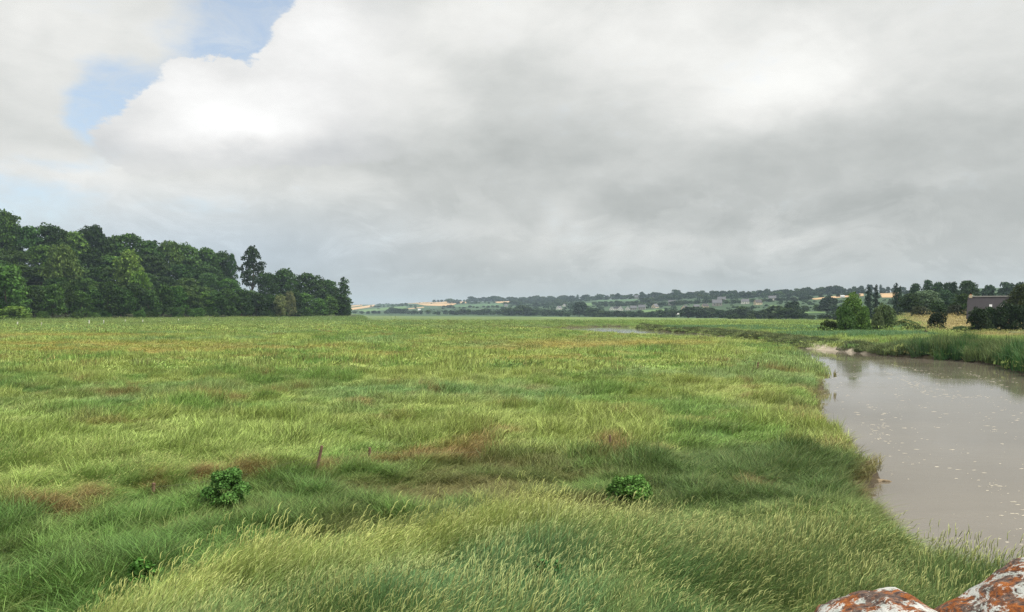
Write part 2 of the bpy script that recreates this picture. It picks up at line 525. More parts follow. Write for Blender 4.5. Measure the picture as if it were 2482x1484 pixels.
def marsh_colour(X, Y):
    px = CX + F * X / Y; py = flat_py(Y)
    n1 = fbm(X / 5.0 + 3, Y / 5.0, 4); n2 = fbm(X / 14.0 + 60, Y / 14.0 + 9, 3); n3 = fbm(X / 1.6, Y / 1.6 + 70, 3)
    n4 = fbm(X / 40 + 11, Y / 40, 3)
    c = lerp(np.broadcast_to(YG, (len(X), 3)), GR, sstep(0.46, 0.72, n1))
    c = lerp(c, BG, sstep(0.50, 0.72, n2) * 0.5)
    c = lerp(c, DK * 1.1, sstep(0.57, 0.70, 0.6 * n3 + 0.4 * n1) * 0.7)
    c = lerp(c, ST, sstep(0.62, 0.8, n3) * 0.30)
    c = lerp(c, BR, sstep(0.66, 0.80, fbm(X / 3.0 + 90, Y / 3.0, 3)) * 0.6)
    # greener lower-left half of the near meadow
    c = lerp(c, GR * 1.15, sstep(950, 1080, py) * (1 - sstep(700, 1300, px)) * 0.35)
    # far marsh turns a duller green
    far = sstep(150, 600, Y)
    c = lerp(c, lerp(np.broadcast_to(np.array((0.19, 0.255, 0.085)), (len(X), 3)), np.array((0.115, 0.195, 0.07)), sstep(0.4, 0.65, n4)), far * 0.8)
    # land right of the river
    right = sstep(0, 25, X - interp(Y, [0, 60, 100, 150, 200, 300], [30, 48, 55, 49, 53, 34])) * (Y > 60)
    c = lerp(c, lerp(np.broadcast_to(GR, (len(X), 3)), YG, sstep(0.45, 0.6, n2)), right * 0.6)
    # low ochre flats
    fl = np.zeros(len(X))
    for e in FLATS:
        fl = np.maximum(fl, ell(px + (n1 - .5) * 160, py + (n3 - 0.5) * 6, *e, 0.6))
    c = lerp(c, OC, fl * .7)
    # ditch side and the ridge of seeding grass
    rid = interp(px, RIDX, RIDY) + (n3 - 0.5) * 30; fen = interp(px, FENX, FENY) + (n3 - 0.5) * 30
    lft = 1 - sstep(1380, 1560, px)
    ditch = sstep(-8, 20, py - fen) * (1 - sstep(-25, 5, py - rid))
    c = lerp(c, lerp(np.broadcast_to(DK * 1.05, (len(X), 3)), np.array((0.115, 0.225, 0.05)), sstep(0.4, 0.62, n1)), ditch * 0.88)
    c = lerp(c, np.array((0.22, 0.21, 0.085)), ditch * sstep(900, 1100, px) * (1 - sstep(1350, 1500, px)) * 0.30 * sstep(.4, .6, n3))
    below = sstep(-5, 12, py - rid) * lft
    c = lerp(c, lerp(np.broadcast_to(np.array((0.135, 0.255, 0.10)), (len(X), 3)), np.array((0.205, 0.30, 0.10)), sstep(.42, .62, n1)), below * 0.9)
    c = lerp(c, np.array((0.42, 0.475, 0.135)), below * (1 - sstep(40, 150, py - rid)) * 0.8)
    rs = sstep(1450, 1600, px) * sstep(1070, 1110, py) * (1 - sstep(-20, 10, py - (rid - 20)))
    c = lerp(c, lerp(np.broadcast_to(np.array((0.095, 0.15, 0.045)), (len(X), 3)), np.array((0.19, 0.245, 0.08)), sstep(.38, .6, n1)), rs * 0.75)
    rr = sstep(1380, 1600, px) * sstep(-25, 10, py - (rid - 20))
    c = lerp(c, lerp(np.broadcast_to(np.array((0.085, 0.175, 0.052)), (len(X), 3)), np.array((0.17, 0.24, 0.08)), sstep(0.42, 0.62, n1)), rr * 0.9)
    br = np.zeros(len(X))
    for e in BROWNS:
        br = np.maximum(br, (1.0 if e[1] > 1060 else .45) * ell(px + (n3 - .5) * 50, py + (n1 - .5) * 24, *e, 0.6))
    c = lerp(c, BR, br * sstep(.25, .6, n3 + .12) * 0.78)
    # dry meadow on the rise at the right
    dry = sstep(2170, 2260, px + (n2 - .5) * 60) * sstep(196, 222, Y + (n1 - .5) * 30)
    c = lerp(c, DRY, dry * 0.85)
    dry2 = sstep(2280, 2400, px) * ell(px, Y, 2420, 188, 190, 14, 0.5)
    c = lerp(c, DRY, dry2 * 0.7)
    return c, fl, br, ditch, below, rr, dry


# ---------------------------------------------------------------- ground mesh
def build_ground():
    ts = np.concatenate([np.linspace(-2.2, -0.72, 60)[:-1], np.linspace(-0.72, 0.72, 620), np.linspace(0.72, 2.2, 60)[1:]])
    Ys = np.geomspace(1.9, 7600, 880)
    t, Y = np.meshgrid(ts, Ys)
    X = t * Y
    d = np.full(X.shape, 50.0)
    nr = (Y < 420)
    d[nr] = river_d(X[nr], Y[nr])
    h = ground_h(X, Y, d)
    nx = len(ts); ny = len(Ys)
    idx = np.arange(nx * ny).reshape(ny, nx)
    faces = np.stack([idx[:-1, :-1], idx[:-1, 1:], idx[1:, 1:], idx[1:, :-1]], -1).reshape(-1, 4)
    v = np.stack([X, Y, h], -1).reshape(-1, 3)
    me = mesh_np('ground', v, faces, M['ground'], smooth=True)
    Xr = X.ravel(); Yr = Y.ravel(); hr = h.ravel(); dr = d.ravel()
    c, fl, br, *_ = marsh_colour(Xr, Yr)
    c = c * 0.62
    c = lerp(c, OC * 0.95, fl)
    px = CX + F * Xr / Yr; py = flat_py(Yr)
    hillk = sstep(-40, 60, Yr - interp(px, VX, VE)) * (px > 840)
    c = lerp(c, lerp(np.broadcast_to(HILL, c.shape), np.array((0.047, 0.083, 0.037)), sstep(.5, .7, fbm(Xr / 120, Yr / 120, 3))), hillk * (1 - (px > 2150) * (Yr < 340)))
    woodk = sstep(-6, 6, Yr - interp(px, WX, WE)) * (px < 870) * (Yr < 1500)
    c = lerp(c, WOODF, woodk)
    edge = sstep(-26, -6, Yr - interp(px, WX, WE)) * (1 - sstep(0, 12, Yr - interp(px, WX, WE))) * (px < 850)
    c = lerp(c, np.array((0.19, 0.12, 0.06)), edge * 0.6 * sstep(0.45, 0.6, fbm(Xr / 15, Yr / 15, 3)))
    # mud of the banks
    mudk = (1 - sstep(-0.35, 0.05, hr)) * (dr < 12)
    n = fbm(Xr / 0.8, Yr / 0.8, 3)
    mud = lerp(np.broadcast_to(MUD, c.shape), np.array((0.125, 0.098, 0.062)), sstep(0.5, 0.72, n))
    pale = np.maximum(ell(px, py, 2020, 838, 90, 14, 0.4), ell(px, py, 1700, 806, 60, 6, .4)) * (Yr > 90)
    mud = lerp(mud, np.array((0.07, 0.058, 0.036)), sstep(60, 80, Yr))
    mud = lerp(mud, np.array((0.42, 0.36, 0.28)), pale)
    c = lerp(c, mud, mudk)
    bare = np.maximum(ell(px, py, 540, 858, 18, 2.0, 0.4), ell(px, py, 1290, 853.5, 30, 1.6, 0.4))
    c = lerp(c, np.array((0.52, 0.43, 0.33)), bare)
    a = me.color_attributes.new('soil', 'FLOAT_COLOR', 'POINT')
    a.data.foreach_set('color', np.concatenate([c, np.ones((len(c), 1))], 1).astype(np.float32).ravel())
    o = link(bpy.data.objects.new('ground', me))
    tag(o, kind='structure')
    return o


build_ground()

wv = [(-260, -30, WATER), (130, -30, WATER), (130, 420, WATER), (-260, 420, WATER)]
w = link(bpy.data.objects.new('water', mesh_np('water', wv, [(0, 1, 2, 3)], M['water'])))
tag(w, kind='structure')

# ---------------------------------------------------------------- grass
protos = bpy.data.collections.new('grass_tufts')


def blade_arrays(n, rad, h0, h1, w, lean, spread, stiff=1.8, levels=(0, .35, .7, 1.0)):
    L = len(levels)
    a = rng.random(n) * 2 * np.pi; r = rad * np.sqrt(rng.random(n))
    bx = r * np.cos(a); by = r * np.sin(a)
    h = h0 + (h1 - h0) * rng.random(n)
    az = rng.normal(0, spread, n); ln = np.clip(rng.normal(lean, 0.25, n), 0.02, 1.6)
    face = az + np.pi / 2 + rng.normal(0, 0.6, n)
    v = np.zeros((n, 2 * L - 1, 3))
    for i, s in enumerate(levels):
        off = ln * h * s ** stiff
        zz = h * (s - 0.28 * ln * s * s)
        cx = bx + np.cos(az) * off; cy = by + np.sin(az) * off
        if i < L - 1:
            ww = w * (1 - 0.55 * s) * 0.5 * (0.7 + 0.6 * rng.random(n))
            v[:, 2 * i] = np.stack([cx - ww * np.cos(face), cy - ww * np.sin(face), zz], -1)
            v[:, 2 * i + 1] = np.stack([cx + ww * np.cos(face), cy + ww * np.sin(face), zz], -1)
        else:
            v[:, 2 * i] = np.stack([cx, cy, zz], -1)
    f = []
    for i in range(L - 2):
        b = 2 * i
        f += [(b, b + 1, b + 3), (b, b + 3, b + 2)]
    b = 2 * (L - 2)
    f.append((b, b + 1, b + 2))
    f = np.array(f)
    nv = 2 * L - 1
    faces = (f[None] + (np.arange(n) * nv)[:, None, None]).reshape(-1, 3)
    return v.reshape(-1, 3), faces, v[:, -1], np.stack([np.cos(az), np.sin(az), np.zeros(n)], -1), ln


def head_arrays(tips, dirs, ln, length, rad):
    n = len(tips)
    ax = dirs * np.clip(ln, .1, 1.2)[:, None] * 0.9 + np.array((0, 0, 0.8)); ax /= np.linalg.norm(ax, axis=1)[:, None]
    u = np.cross(ax, (0.1, 1, 0.2)); u /= np.linalg.norm(u, axis=1)[:, None]
    w = np.cross(ax, u)
    lens = length * (0.7 + 0.6 * rng.random(n))[:, None]
    base = tips - ax * lens * 0.35
    v = np.zeros((n, 8, 3))
    v[:, 0] = base
    for k in range(3):
        an = 2 * math.pi * k / 3
        off = rad * (math.cos(an) * u + math.sin(an) * w)
        v[:, 1 + k] = base + ax * lens * 0.3 + off
        v[:, 4 + k] = base + ax * lens * 0.75 + off * 0.75
    v[:, 7] = base + ax * lens + dirs * 0.25 * lens
    f = []
    for k in range(3):
        k2 = (k + 1) % 3
        f += [(0, 1 + k2, 1 + k), (1 + k, 1 + k2, 4 + k2), (1 + k, 4 + k2, 4 + k), (4 + k, 4 + k2, 7)]
    f = np.array(f)
    faces = (f[None] + (np.arange(n) * 8)[:, None, None]).reshape(-1, 3)
    return v.reshape(-1, 3), faces


def tuft(name, parts):
    V = []; Fc = []; MI = []; o = 0
    for v, f, mi in parts:
        V.append(v); Fc.append(f + o); MI.append(np.full(len(f), mi)); o += len(v)
    me = mesh_np(name, np.concatenate(V), np.concatenate(Fc), [M['blade'], M['head']], np.concatenate(MI))
    ob = bpy.data.objects.new(name, me)
    protos.objects.link(ob)
    return ob


names = []


def add_tuft(kind, **kw):
    k = len(names); nm = 'tuft_%02d' % k; names.append(kind)
    b = kw['b']
    v, f, tips, dirs, ln = blade_arrays(**b)
    parts = [(v, f, 0)]
    if 'b2' in kw:
        v2, f2, *_ = blade_arrays(**kw['b2']); parts.append((v2, f2, 0))
    if 'stem' in kw:
        s = dict(kw['stem']); hl, hr = s.pop('hl'), s.pop('hr')
        v3, f3, tp, dr, l3 = blade_arrays(**s); parts.append((v3, f3, 0))
        hv, hf = head_arrays(tp, dr, l3, hl, hr); parts.append((hv, hf, 1))
    tuft(nm, parts)


for i in range(4):   # near combed meadow grass
    add_tuft('meadow', b=dict(n=80, rad=.30, h0=.28, h1=.66, w=.009, lean=.8, spread=.45),
             stem=dict(n=4, rad=.3, h0=.5, h1=.72, w=.005, lean=.6, spread=.4, hl=.10, hr=.006))
for i in range(3):   # near coarse dark grass
    add_tuft('coarse', b=dict(n=58, rad=.17, h0=.30, h1=.72, w=.012, lean=.85, spread=1.9), b2=dict(n=14, rad=.34, h0=.2, h1=.5, w=.010, lean=.9, spread=.7))
for i in range(3):   # near seeding couch grass
    add_tuft('seed', b=dict(n=85, rad=.30, h0=.36, h1=.80, w=.009, lean=.58, spread=.38),
             stem=dict(n=8, rad=.32, h0=.60, h1=.88, w=.005, lean=.5, spread=.28, hl=.16, hr=.0065))
for i in range(4):   # middle distance
    add_tuft('mid', b=dict(n=72, rad=.46, h0=.25, h1=.66, w=.021, lean=.7, spread=1.0))
for i in range(2):
    add_tuft('midrush', b=dict(n=70, rad=.5, h0=.45, h1=.85, w=.022, lean=.45, spread=1.2))
for i in range(3):   # far
    add_tuft('far', b=dict(n=120, rad=1.7, h0=.22, h1=.55, w=.052, lean=.6, spread=.9, levels=(0, .5, 1.0)))
for i in range(2):
    add_tuft('farrush', b=dict(n=80, rad=1.3, h0=.5, h1=.95, w=.065, lean=.4, spread=1.3, levels=(0, .5, 1.0)))
for i in range(2):   # very far
    add_tuft('vfar', b=dict(n=170, rad=6.0, h0=.2, h1=.5, w=.16, lean=.5, spread=1.3, levels=(0, .5, 1.0)))
for i in range(2):   # reeds
    add_tuft('reed', b=dict(n=70, rad=.8, h0=1.2, h1=2.3, w=.05, lean=.22, spread=1.5, stiff=2.2))
KIND = {k: [i for i, n in enumerate(names) if n == k] for k in set(names)}


def pick(kind, n):
    return np.array(KIND[kind])[rng.integers(0, len(KIND[kind]), n)]


def scatter(name, pts, rot, scl, idx, tint):
    me = bpy.data.meshes.new(name)
    me.vertices.add(len(pts)); me.vertices.foreach_set('co', pts.astype(np.float32).ravel())
    for nm, typ, arr, key in (('rot', 'FLOAT_VECTOR', rot, 'vector'), ('scl', 'FLOAT_VECTOR', scl, 'vector'), ('idx', 'INT', idx, 'value')):
        a = me.attributes.new(nm, typ, 'POINT')
        a.data.foreach_set(key, arr.astype(np.int32 if typ == 'INT' else np.float32).ravel())
    a = me.attributes.new('tint', 'FLOAT_COLOR', 'POINT')
    a.data.foreach_set('color', np.concatenate([tint, np.ones((len(tint), 1))], 1).astype(np.float32).ravel())
    me.materials.append(M['blade']); me.materials.append(M['head'])
    me.update()
    o = link(bpy.data.objects.new(name, me))
    ng = bpy.data.node_groups.new(name, 'GeometryNodeTree')
    ng.interface.new_socket('Geometry', in_out='INPUT', socket_type='NodeSocketGeometry')
    ng.interface.new_socket('Geometry', in_out='OUTPUT', socket_type='NodeSocketGeometry')
    gi = ng.nodes.new('NodeGroupInput'); go = ng.nodes.new('NodeGroupOutput')
    ci = ng.nodes.new('GeometryNodeCollectionInfo')
    ci.inputs['Collection'].default_value = protos
    ci.inputs['Separate Children'].default_value = True; ci.inputs['Reset Children'].default_value = True
    ip = ng.nodes.new('GeometryNodeInstanceOnPoints'); ip.inputs['Pick Instance'].default_value = True

    def na(nm, typ):
        n = ng.nodes.new('GeometryNodeInputNamedAttribute'); n.data_type = typ; n.inputs['Name'].default_value = nm
        return next(s for s in n.outputs if s.enabled and s.name == 'Attribute')
    e2r = ng.nodes.new('FunctionNodeEulerToRotation')
    L = ng.links.new
    L(gi.outputs[0], ip.inputs['Points']); L(ci.outputs[0], ip.inputs['Instance'])
    L(na('idx', 'INT'), ip.inputs['Instance Index'])
    L(na('rot', 'FLOAT_VECTOR'), e2r.inputs[0]); L(e2r.outputs[0], ip.inputs['Rotation'])
    L(na('scl', 'FLOAT_VECTOR'), ip.inputs['Scale'])
    L(ip.outputs[0], go.inputs[0])
    md = o.modifiers.new('scatter', 'NODES'); md.node_group = ng
    return o


def sample_band(y0, y1, dens, tmax=0.70):
    n = int(dens * tmax * (y1 * y1 - y0 * y0))
    Y = np.sqrt(y0 * y0 + (y1 * y1 - y0 * y0) * rng.random(n))
    t = (rng.random(n) * 2 - 1) * tmax
    return t * Y, Y


def land(X, Y):
    d = np.full(len(X), 50.0)
    nr = Y < 420
    d[nr] = river_d(X[nr], Y[nr])
    h = ground_h(X, Y, d)
    px = CX + F * X / Y
    ok = (h > np.where(Y < 75, -.78, np.where(Y > 140, -.93, -.42)) + rng.random(len(X)) * .35 * (Y < 75)) & ~((px < 862) & (Y > interp(px, WX, WE) + 4)) & ~((px > 860) & (Y > interp(px, VX, VE) + 30 + 60 * (px > 2150)))
    return d, h, ok


def build_grass():
    P = []; RO = []; SC = []; ID = []; TI = []
    for (y0, y1, dens, base, rush) in ((8.5, 31, 20, None, None), (29, 74, 6.5, 'mid', 'midrush'), (70, 400, 1.0, 'far', 'farrush'), (200, 1600, 0.06, 'vfar', 'vfar')):
        X, Y = sample_band(y0, y1, dens)
        d, h, ok = land(X, Y)
        if base == 'far': ok &= (Y < 215) | (d < 34)
        if base == 'vfar': ok &= ~((Y < 400) & (d < 14))
        X = X[ok]; Y = Y[ok]; h = h[ok]; d = d[ok]
        c, fl, br, ditch, below, rr, dry = marsh_colour(X, Y)
        n = len(X)
        px = CX + F * X / Y; py = flat_py(Y)
        u = rng.random(n)
        clump = fbm(X / 2.2 + 5, Y / 2.2 + 8, 3)
        if base is None:
            idx = pick('meadow', n)
            crs = pick('coarse', n); sd = pick('seed', n)
            idx = np.where(u < ditch * 0.85 + 0.30 * (1 - below), crs, idx)
            idx = np.where(u < below * 0.85, sd, idx)
            idx = np.where((rr > 0.3) & (u < 0.55), sd, idx)
        else:
            idx = np.where(u < np.clip((clump - 0.60) * 5, 0, 0.9), pick(rush, n), pick(base, n))
        size = 0.7 + 0.65 * rng.random(n)
        hs = size * (0.55 + 0.72 * sstep(.25, .75, clump)) * np.where(np.maximum(below, rr) > .3, 1.0, .86)
        hs = hs * (1 - 0.72 * fl) * (1 - 0.35 * dry)
        hs = hs * (1 - .45 * (1 - sstep(3, 14, d)) * (Y > 140) * (X < 60))
        tilt = (fbm(X / 1.8 + 70, Y / 1.8, 3) - 0.45) * 1.1
        if base is not None: tilt = tilt * 0.5
        rz = (fbm(X / 2.6 + 33, Y / 2.6 + 2, 3) - 0.5) * 3.0 + rng.normal(0, 0.38, n)
        if base in ('far', 'vfar'): rz = rng.normal(0, 0.8, n)
        zero = rng.normal(0, 0.10, n)
        P.append(np.stack([X, Y, h - 0.03], -1))
        # tilt about the tuft's own cross axis, then turn
        RO.append(np.stack([zero, np.clip(tilt + rng.normal(0, .12, n), -0.25, 0.75), rz], -1))
        SC.append(np.stack([size, size, hs], -1)); ID.append(idx)
        low = (1 - sstep(-.5, -.12, h)) * (Y < 75)
        c = lerp(c, np.array((0.22, 0.175, 0.075)), low * .75)
        hs = hs * (1 - .35 * low); SC[-1][:, 2] = hs
        br_ = (0.8 + 0.4 * rng.random((n, 1)))
        TI.append(c * br_)
    # salt-marsh shrubs and rank growth at the water's edge beyond the river
    X, Y = sample_band(60, 330, 2.6)
    d, h, ok = land(X, Y)
    rx = interp(Y, [0, 60, 100, 150, 200, 300, 330], [20, 34, 46, 45, 43, 30, 20])
    px = CX + F * X / Y
    shelf = np.maximum(ell(px, flat_py(Y), 2020, 820, 85, 22, .3), 0)
    k = (h > -0.85) & (X > rx) & (d < 8.5 - 4.5 * (1 - sstep(2100, 2250, px))) & (rng.random(len(X)) < 0.85 - 0.85 * shelf * (d < 2.5))
    X = X[k]; Y = Y[k]; h = h[k]; n = len(X); px = px[k]
    P.append(np.stack([X, Y, h - .05], -1)); RO.append(np.stack([rng.normal(0, .1, n), rng.normal(0.05, .1, n), rng.random(n) * 6.28], -1))
    tall = 0.45 + 0.62 * sstep(2120, 2290, px)
    tall = tall * (0.75 + 0.5 * rng.random(n)) * (.55 + .9 * fbm(X / 3.5 + 4, Y / 3.5, 3))
    SC.append(np.stack([1.1 + 0 * tall, 1.1 + 0 * tall, tall * 0.95], -1)); ID.append(pick('reed', n))
    nn = fbm(X / 4, Y / 4, 3)
    gc = lerp(np.broadcast_to(np.array((0.085, 0.115, 0.045)), (n, 3)), np.array((0.052, 0.128, 0.036)), sstep(2130, 2260, px + (nn - .5) * 100))
    gc = lerp(gc, np.array((0.17, 0.21, 0.08)), sstep(.5, .7, nn) * .6)
    TI.append(gc * (0.75 + 0.5 * rng.random((n, 1))))
    allp = [np.concatenate(a) for a in (P, RO, SC, ID, TI)]
    o = scatter('marsh_grass', *allp)
    tag(o, 'long yellow green marsh grass covering the flat meadow and banks', 'grass', kind='stuff')
    # reed bed: bright bluish reeds in front of the right-hand trees, and the lines beyond the sliver of river
    P = []; TI = []
    X, Y = sample_band(150, 420, 0.9)
    d, h, ok = land(X, Y)
    px = CX + F * X / Y; py = flat_py(Y)
    n1 = fbm(X / 20, Y / 20, 3)
    bed = np.maximum(ell(px, Y, 2080, 186, 170, 13, .25), np.maximum(ell(px, Y, 1800, 270, 330, 14, .3), ell(px, Y, 1680, 262, 150, 8, .3)))
    bed = np.maximum(bed, ell(px, Y, 1990, 235, 200, 10, .3))
    k = ok & (rng.random(len(X)) < bed) & (d > 2.0) & (X > 35)
    X = X[k]; Y = Y[k]; h = h[k]; n = len(X)
    p = np.stack([X, Y, h - .05], -1); ro = np.stack([rng.normal(0, .08, n), rng.normal(0.08, .08, n), rng.random(n) * 6.28], -1)
    s = 0.6 + 0.4 * rng.random(n)
    ti = lerp(np.broadcast_to(np.array((0.10, 0.21, 0.085)), (n, 3)), np.array((0.15, 0.27, 0.12)), rng.random(n))
    o = scatter('reeds', p, ro, np.stack([1.3 + 0 * s, 1.3 + 0 * s, s * 0.72], -1), pick('reed', n), ti)
    tag(o, 'bluish green bed of reeds in bands across the far marsh', 'reeds', kind='stuff')


build_grass()

# ---------------------------------------------------------------- foam on the river
def build_foam():
    V = []; Fc = []
    n = 0
    spots = []
    streak = [(2100, 1290, 60, 30), (2130, 1060, 60, 60), (2250, 1010, 120, 40), (2230, 960, 150, 12), (2120, 930, 120, 10), (2300, 940, 150, 14), (2440, 985, 60, 18), (2250, 1090, 80, 60),
              (2350, 1170, 110, 30), (2100, 905, 60, 10), (2460, 1000, 60, 20), (2180, 1170, 60, 20), (2030, 925, 24, 14), (2450, 1100, 60, 60), (2200, 1240, 120, 40), (2350, 1250, 100, 20), (2060, 895, 40, 14), (2440, 925, 40, 8)]
    lx = lambda Y: float(np.interp(Y, [8, 14, 20, 26, 30, 38, 46, 60, 80, 100], [10.5, 10.2, 9, 11.5, 12.8, 14.6, 17.2, 22.8, 29.3, 36]))
    rx = lambda Y: float(np.interp(Y, [8, 20, 40, 60, 78, 94, 105], [32, 34, 40, 47, 48.8, 54, 50]))
    lanes = [(random.uniform(.06, .95), random.uniform(14, 90), random.uniform(6, 22), random.uniform(0, 6)) for _ in range(34)]
    for i in range(1150):
        if random.random() < 0.80:
            f, y0, ln, ph = random.choice(lanes)
            Y = y0 + random.gauss(0, ln * .5)
            f = f + .03 * math.sin(Y * .3 + ph) + random.gauss(0, .012)
        else:
            Y = 12 + 85 * random.random(); f = random.random() ** 1.3
        if not 10 < Y < 100: continue
        X = lx(Y) + (rx(Y) - lx(Y)) * f
        spots.append((X, Y))
    d = river_d([s[0] for s in spots], [s[1] for s in spots])
    for (X, Y), dd in zip(spots, d):
        if dd > -0.35: continue
        big = random.random() ** 3
        L = (0.020 + 0.10 * big) * (0.8 + Y / 60); W = L * random.uniform(.25, .6)
        a = random.gauss(0.12, .25)
        m = 9
        o = len(V)
        for k in range(m):
            an = 2 * math.pi * k / m; rr = random.uniform(.5, 1.15)
            u = math.cos(an) * L * rr; v = math.sin(an) * W * rr
            V.append((X + u * math.cos(a) - v * math.sin(a), Y + u * math.sin(a) + v * math.cos(a), WATER + .004))
        V.append((X, Y, WATER + .014))
        for k in range(m):
            Fc.append((o + k, o + (k + 1) % m, o + m))
    o = link(bpy.data.objects.new('foam', mesh_np('foam', V, Fc, M['foam'])))
    tag(o, 'flecks of pale foam drifting on the brown river', 'foam', kind='stuff')


build_foam()

# ---------------------------------------------------------------- trees
def leaf_cards(pts, nrm, size, jitter=0.9):
    n = len(pts)
    nr = nrm + rng.normal(0, jitter, (n, 3)); nr /= np.linalg.norm(nr, axis=1)[:, None] + 1e-9
    u = np.cross(nr, rng.normal(0, 1, (n, 3))); u /= np.linalg.norm(u, axis=1)[:, None] + 1e-9
    w = np.cross(nr, u)
    s = size * (0.6 + 0.8 * rng.random((n, 1)))
    asp = 0.55 + 0.35 * rng.random((n, 1))
    v = np.zeros((n, 4, 3))
    v[:, 0] = pts - u * s; v[:, 1] = pts + w * s * asp + u * s * 0.1 - nr * s * .15
    v[:, 2] = pts + u * s; v[:, 3] = pts - w * s * asp - u * s * .1 - nr * s * .15
    f = np.arange(n * 4).reshape(n, 4)
    return v.reshape(-1, 3), f


def crown_mesh(name, lobes, per_area, size, inner=0.22, mat=None):
    """lobes: (x,y,z,rx,ry,rz); leaf cards over the lobes' shells with some inside"""
    Vs = []; Fs = []; o = 0
    for (x, y, z, rx, ry, rz) in lobes:
        area = 4 * math.pi * ((rx * ry) ** 1.6 + (rx * rz) ** 1.6 + (ry * rz) ** 1.6) ** (1 / 1.6) / 3 ** (1 / 1.6)
        n = max(10, int(area * per_area))
        dirs = rng.normal(0, 1, (n, 3)); dirs /= np.linalg.norm(dirs, axis=1)[:, None]
        dirs[:, 2] = np.where(dirs[:, 2] < -0.45, -dirs[:, 2] * .6, dirs[:, 2])
        rad = 0.80 + 0.32 * rng.random(n)
        bump = 0.82 + 0.36 * vnoise(dirs[:, 0] * 2.5 + 7 + x, dirs[:, 2] * 2.5 + dirs[:, 1] * 2 + z)
        ins = rng.random(n) < inner
        rad = np.where(ins, rng.random(n) ** .5 * 0.8, rad * bump)
        p = dirs * rad[:, None] * np.array((rx, ry, rz)) + np.array((x, y, z))
        v, f = leaf_cards(p, dirs * 0.8 + np.array((0, 0, .35)), size)
        Vs.append(v); Fs.append(f + o); o += len(v)
    return mesh_np(name, np.concatenate(Vs), np.concatenate(Fs), mat or M['leaf'])


def trunk_mesh(name, height, rad, lobes, lean=0.03, nlimb=7):
    b = MB()
    top = height
    pts = []; rs = []
    for i in range(6):
        s = i / 5
        pts.append((math.sin(s * 2.3) * lean * height, math.cos(s * 3.1) * lean * height - lean * height, s * top))
        rs.append(rad * (1.25 - 0.25 * min(1, s * 5)) * (1 - 0.75 * s))
    b.tube(pts, rs, 7)
    ls = sorted(lobes, key=lambda l: l[2])[:: max(1, len(lobes) // nlimb)]
    for (x, y, z, rx, ry, rz) in ls:
        z0 = min(max(0.35 * z, 0.12 * height), top * 0.9)
        s = z0 / top
        p0 = (math.sin(s * 2.3) * lean * height, math.cos(s * 3.1) * lean * height - lean * height, z0)
        mid = ((p0[0] + x) / 2, (p0[1] + y) / 2, z0 + (z - z0) * 0.4)
        b.tube([p0, mid, (x, y, z)], [rad * .45, rad * .28, rad * .08], 5)
    me = bpy.data.meshes.new(name)
    me.from_pydata([tuple(map(float, p)) for p in b.v], [], b.f)
    me.materials.append(M['bark']); me.update()
    return me


def round_lobes(H, Wd, z0, n, seed, squash=1.0):
    """unit tree of height H, crown width Wd, crown from z0 up"""
    r = random.Random(seed)
    L = []
    ch = H - z0
    for i in range(n):
        s = (i + 0.5) / n
        z = z0 + ch * (0.10 + 0.80 * s)
        env = max(.12, 1 - ((s - .42) / .62) ** 2) ** .6
        a = i * 2.4 + r.uniform(-.5, .5)
        rr = Wd * .5 * env * r.uniform(.40, .88)
        q = Wd * r.uniform(.13, .24)
        L.append((rr * math.cos(a), rr * math.sin(a), z, q, q, q * r.uniform(.6, .85) * squash))
    L.append((0, 0, z0 + ch * .55, Wd * .24, Wd * .24, ch * .30))
    L.append((r.uniform(-.1, .1) * Wd, 0, H - Wd * .17, Wd * .20, Wd * .20, Wd * .14))
    return L


PROTO = {}


def proto(kind, lobes, H, dens, size, rad, trunk_top=None, **kw):
    PROTO.setdefault(kind, []).append((crown_mesh(kind + '_crown', lobes, dens, size, **kw), trunk_mesh(kind + '_trunk', trunk_top or H * .72, rad, lobes), H))


for i in range(6):   # wood trees, 20 m unit
    proto('wood', round_lobes(20, 13.5 + (i % 3), 3.0, 26, i), 20, 2.1, .46, .38)
for i in range(4):   # edge trees, leafy to the ground
    proto('edge', round_lobes(15, 12.5, 0.2, 26, 30 + i), 15, 2.3, .42, .30)
for i in range(2):   # tall gappy tree
    L = [l for l in round_lobes(22, 11, 5.0, 26, 50 + i)]
    L = [(x * 1.1, y * 1.1, z, q * .95, q2 * .95, q3 * .9) for (x, y, z, q, q2, q3) in L]
    proto('gappy', L, 22, 2.6, .42, .42, trunk_top=19)
for i in range(3):   # columns: poplar and cypress
    L = []
    for k in range(16):
        s = (k + .5) / 16
        wd = 2.3 * (math.sin(math.pi * (0.14 + 0.84 * s)) ** .38) * (1 if i else 1.1)
        a = k * 2.4
        L.append((math.cos(a) * wd * .38, math.sin(a) * wd * .38, 1.0 + 18.4 * s, wd * .80, wd * .80, 1.6))
    L.append((0, 0, 19.4, .45, .45, .9))
    proto('column', L, 20, 3.4, .36, .30, trunk_top=18)
for i in range(5):   # hill trees, 14 m unit, coarse
    proto('hill', round_lobes(14, 13 + i % 3, 0.6, 13, 70 + i), 14, 1.1, .85, .35)
for i in range(3):   # pyramidal leafy tree and soft shrubs
    L = []
    for k in range(24):
        s = (k + .5) / 24; a = k * 2.4
        wd = 4.4 * (1 - s ** 2.5) ** .75 + .3
        L.append((math.cos(a) * wd * .6, math.sin(a) * wd * .6, .6 + 11 * s, wd * .42 + .35, wd * .42 + .35, wd * .32 + .5))
    proto('willow', L, 12.5, 6.0, .25, .25)
for i in range(4):   # shrubs, 4 m unit
    proto('shrub', round_lobes(4, 5.2, -0.2, 22, 90 + i), 4, 14, .17, .10, trunk_top=2.0)


def copies(kind):
    return PROTO[kind]


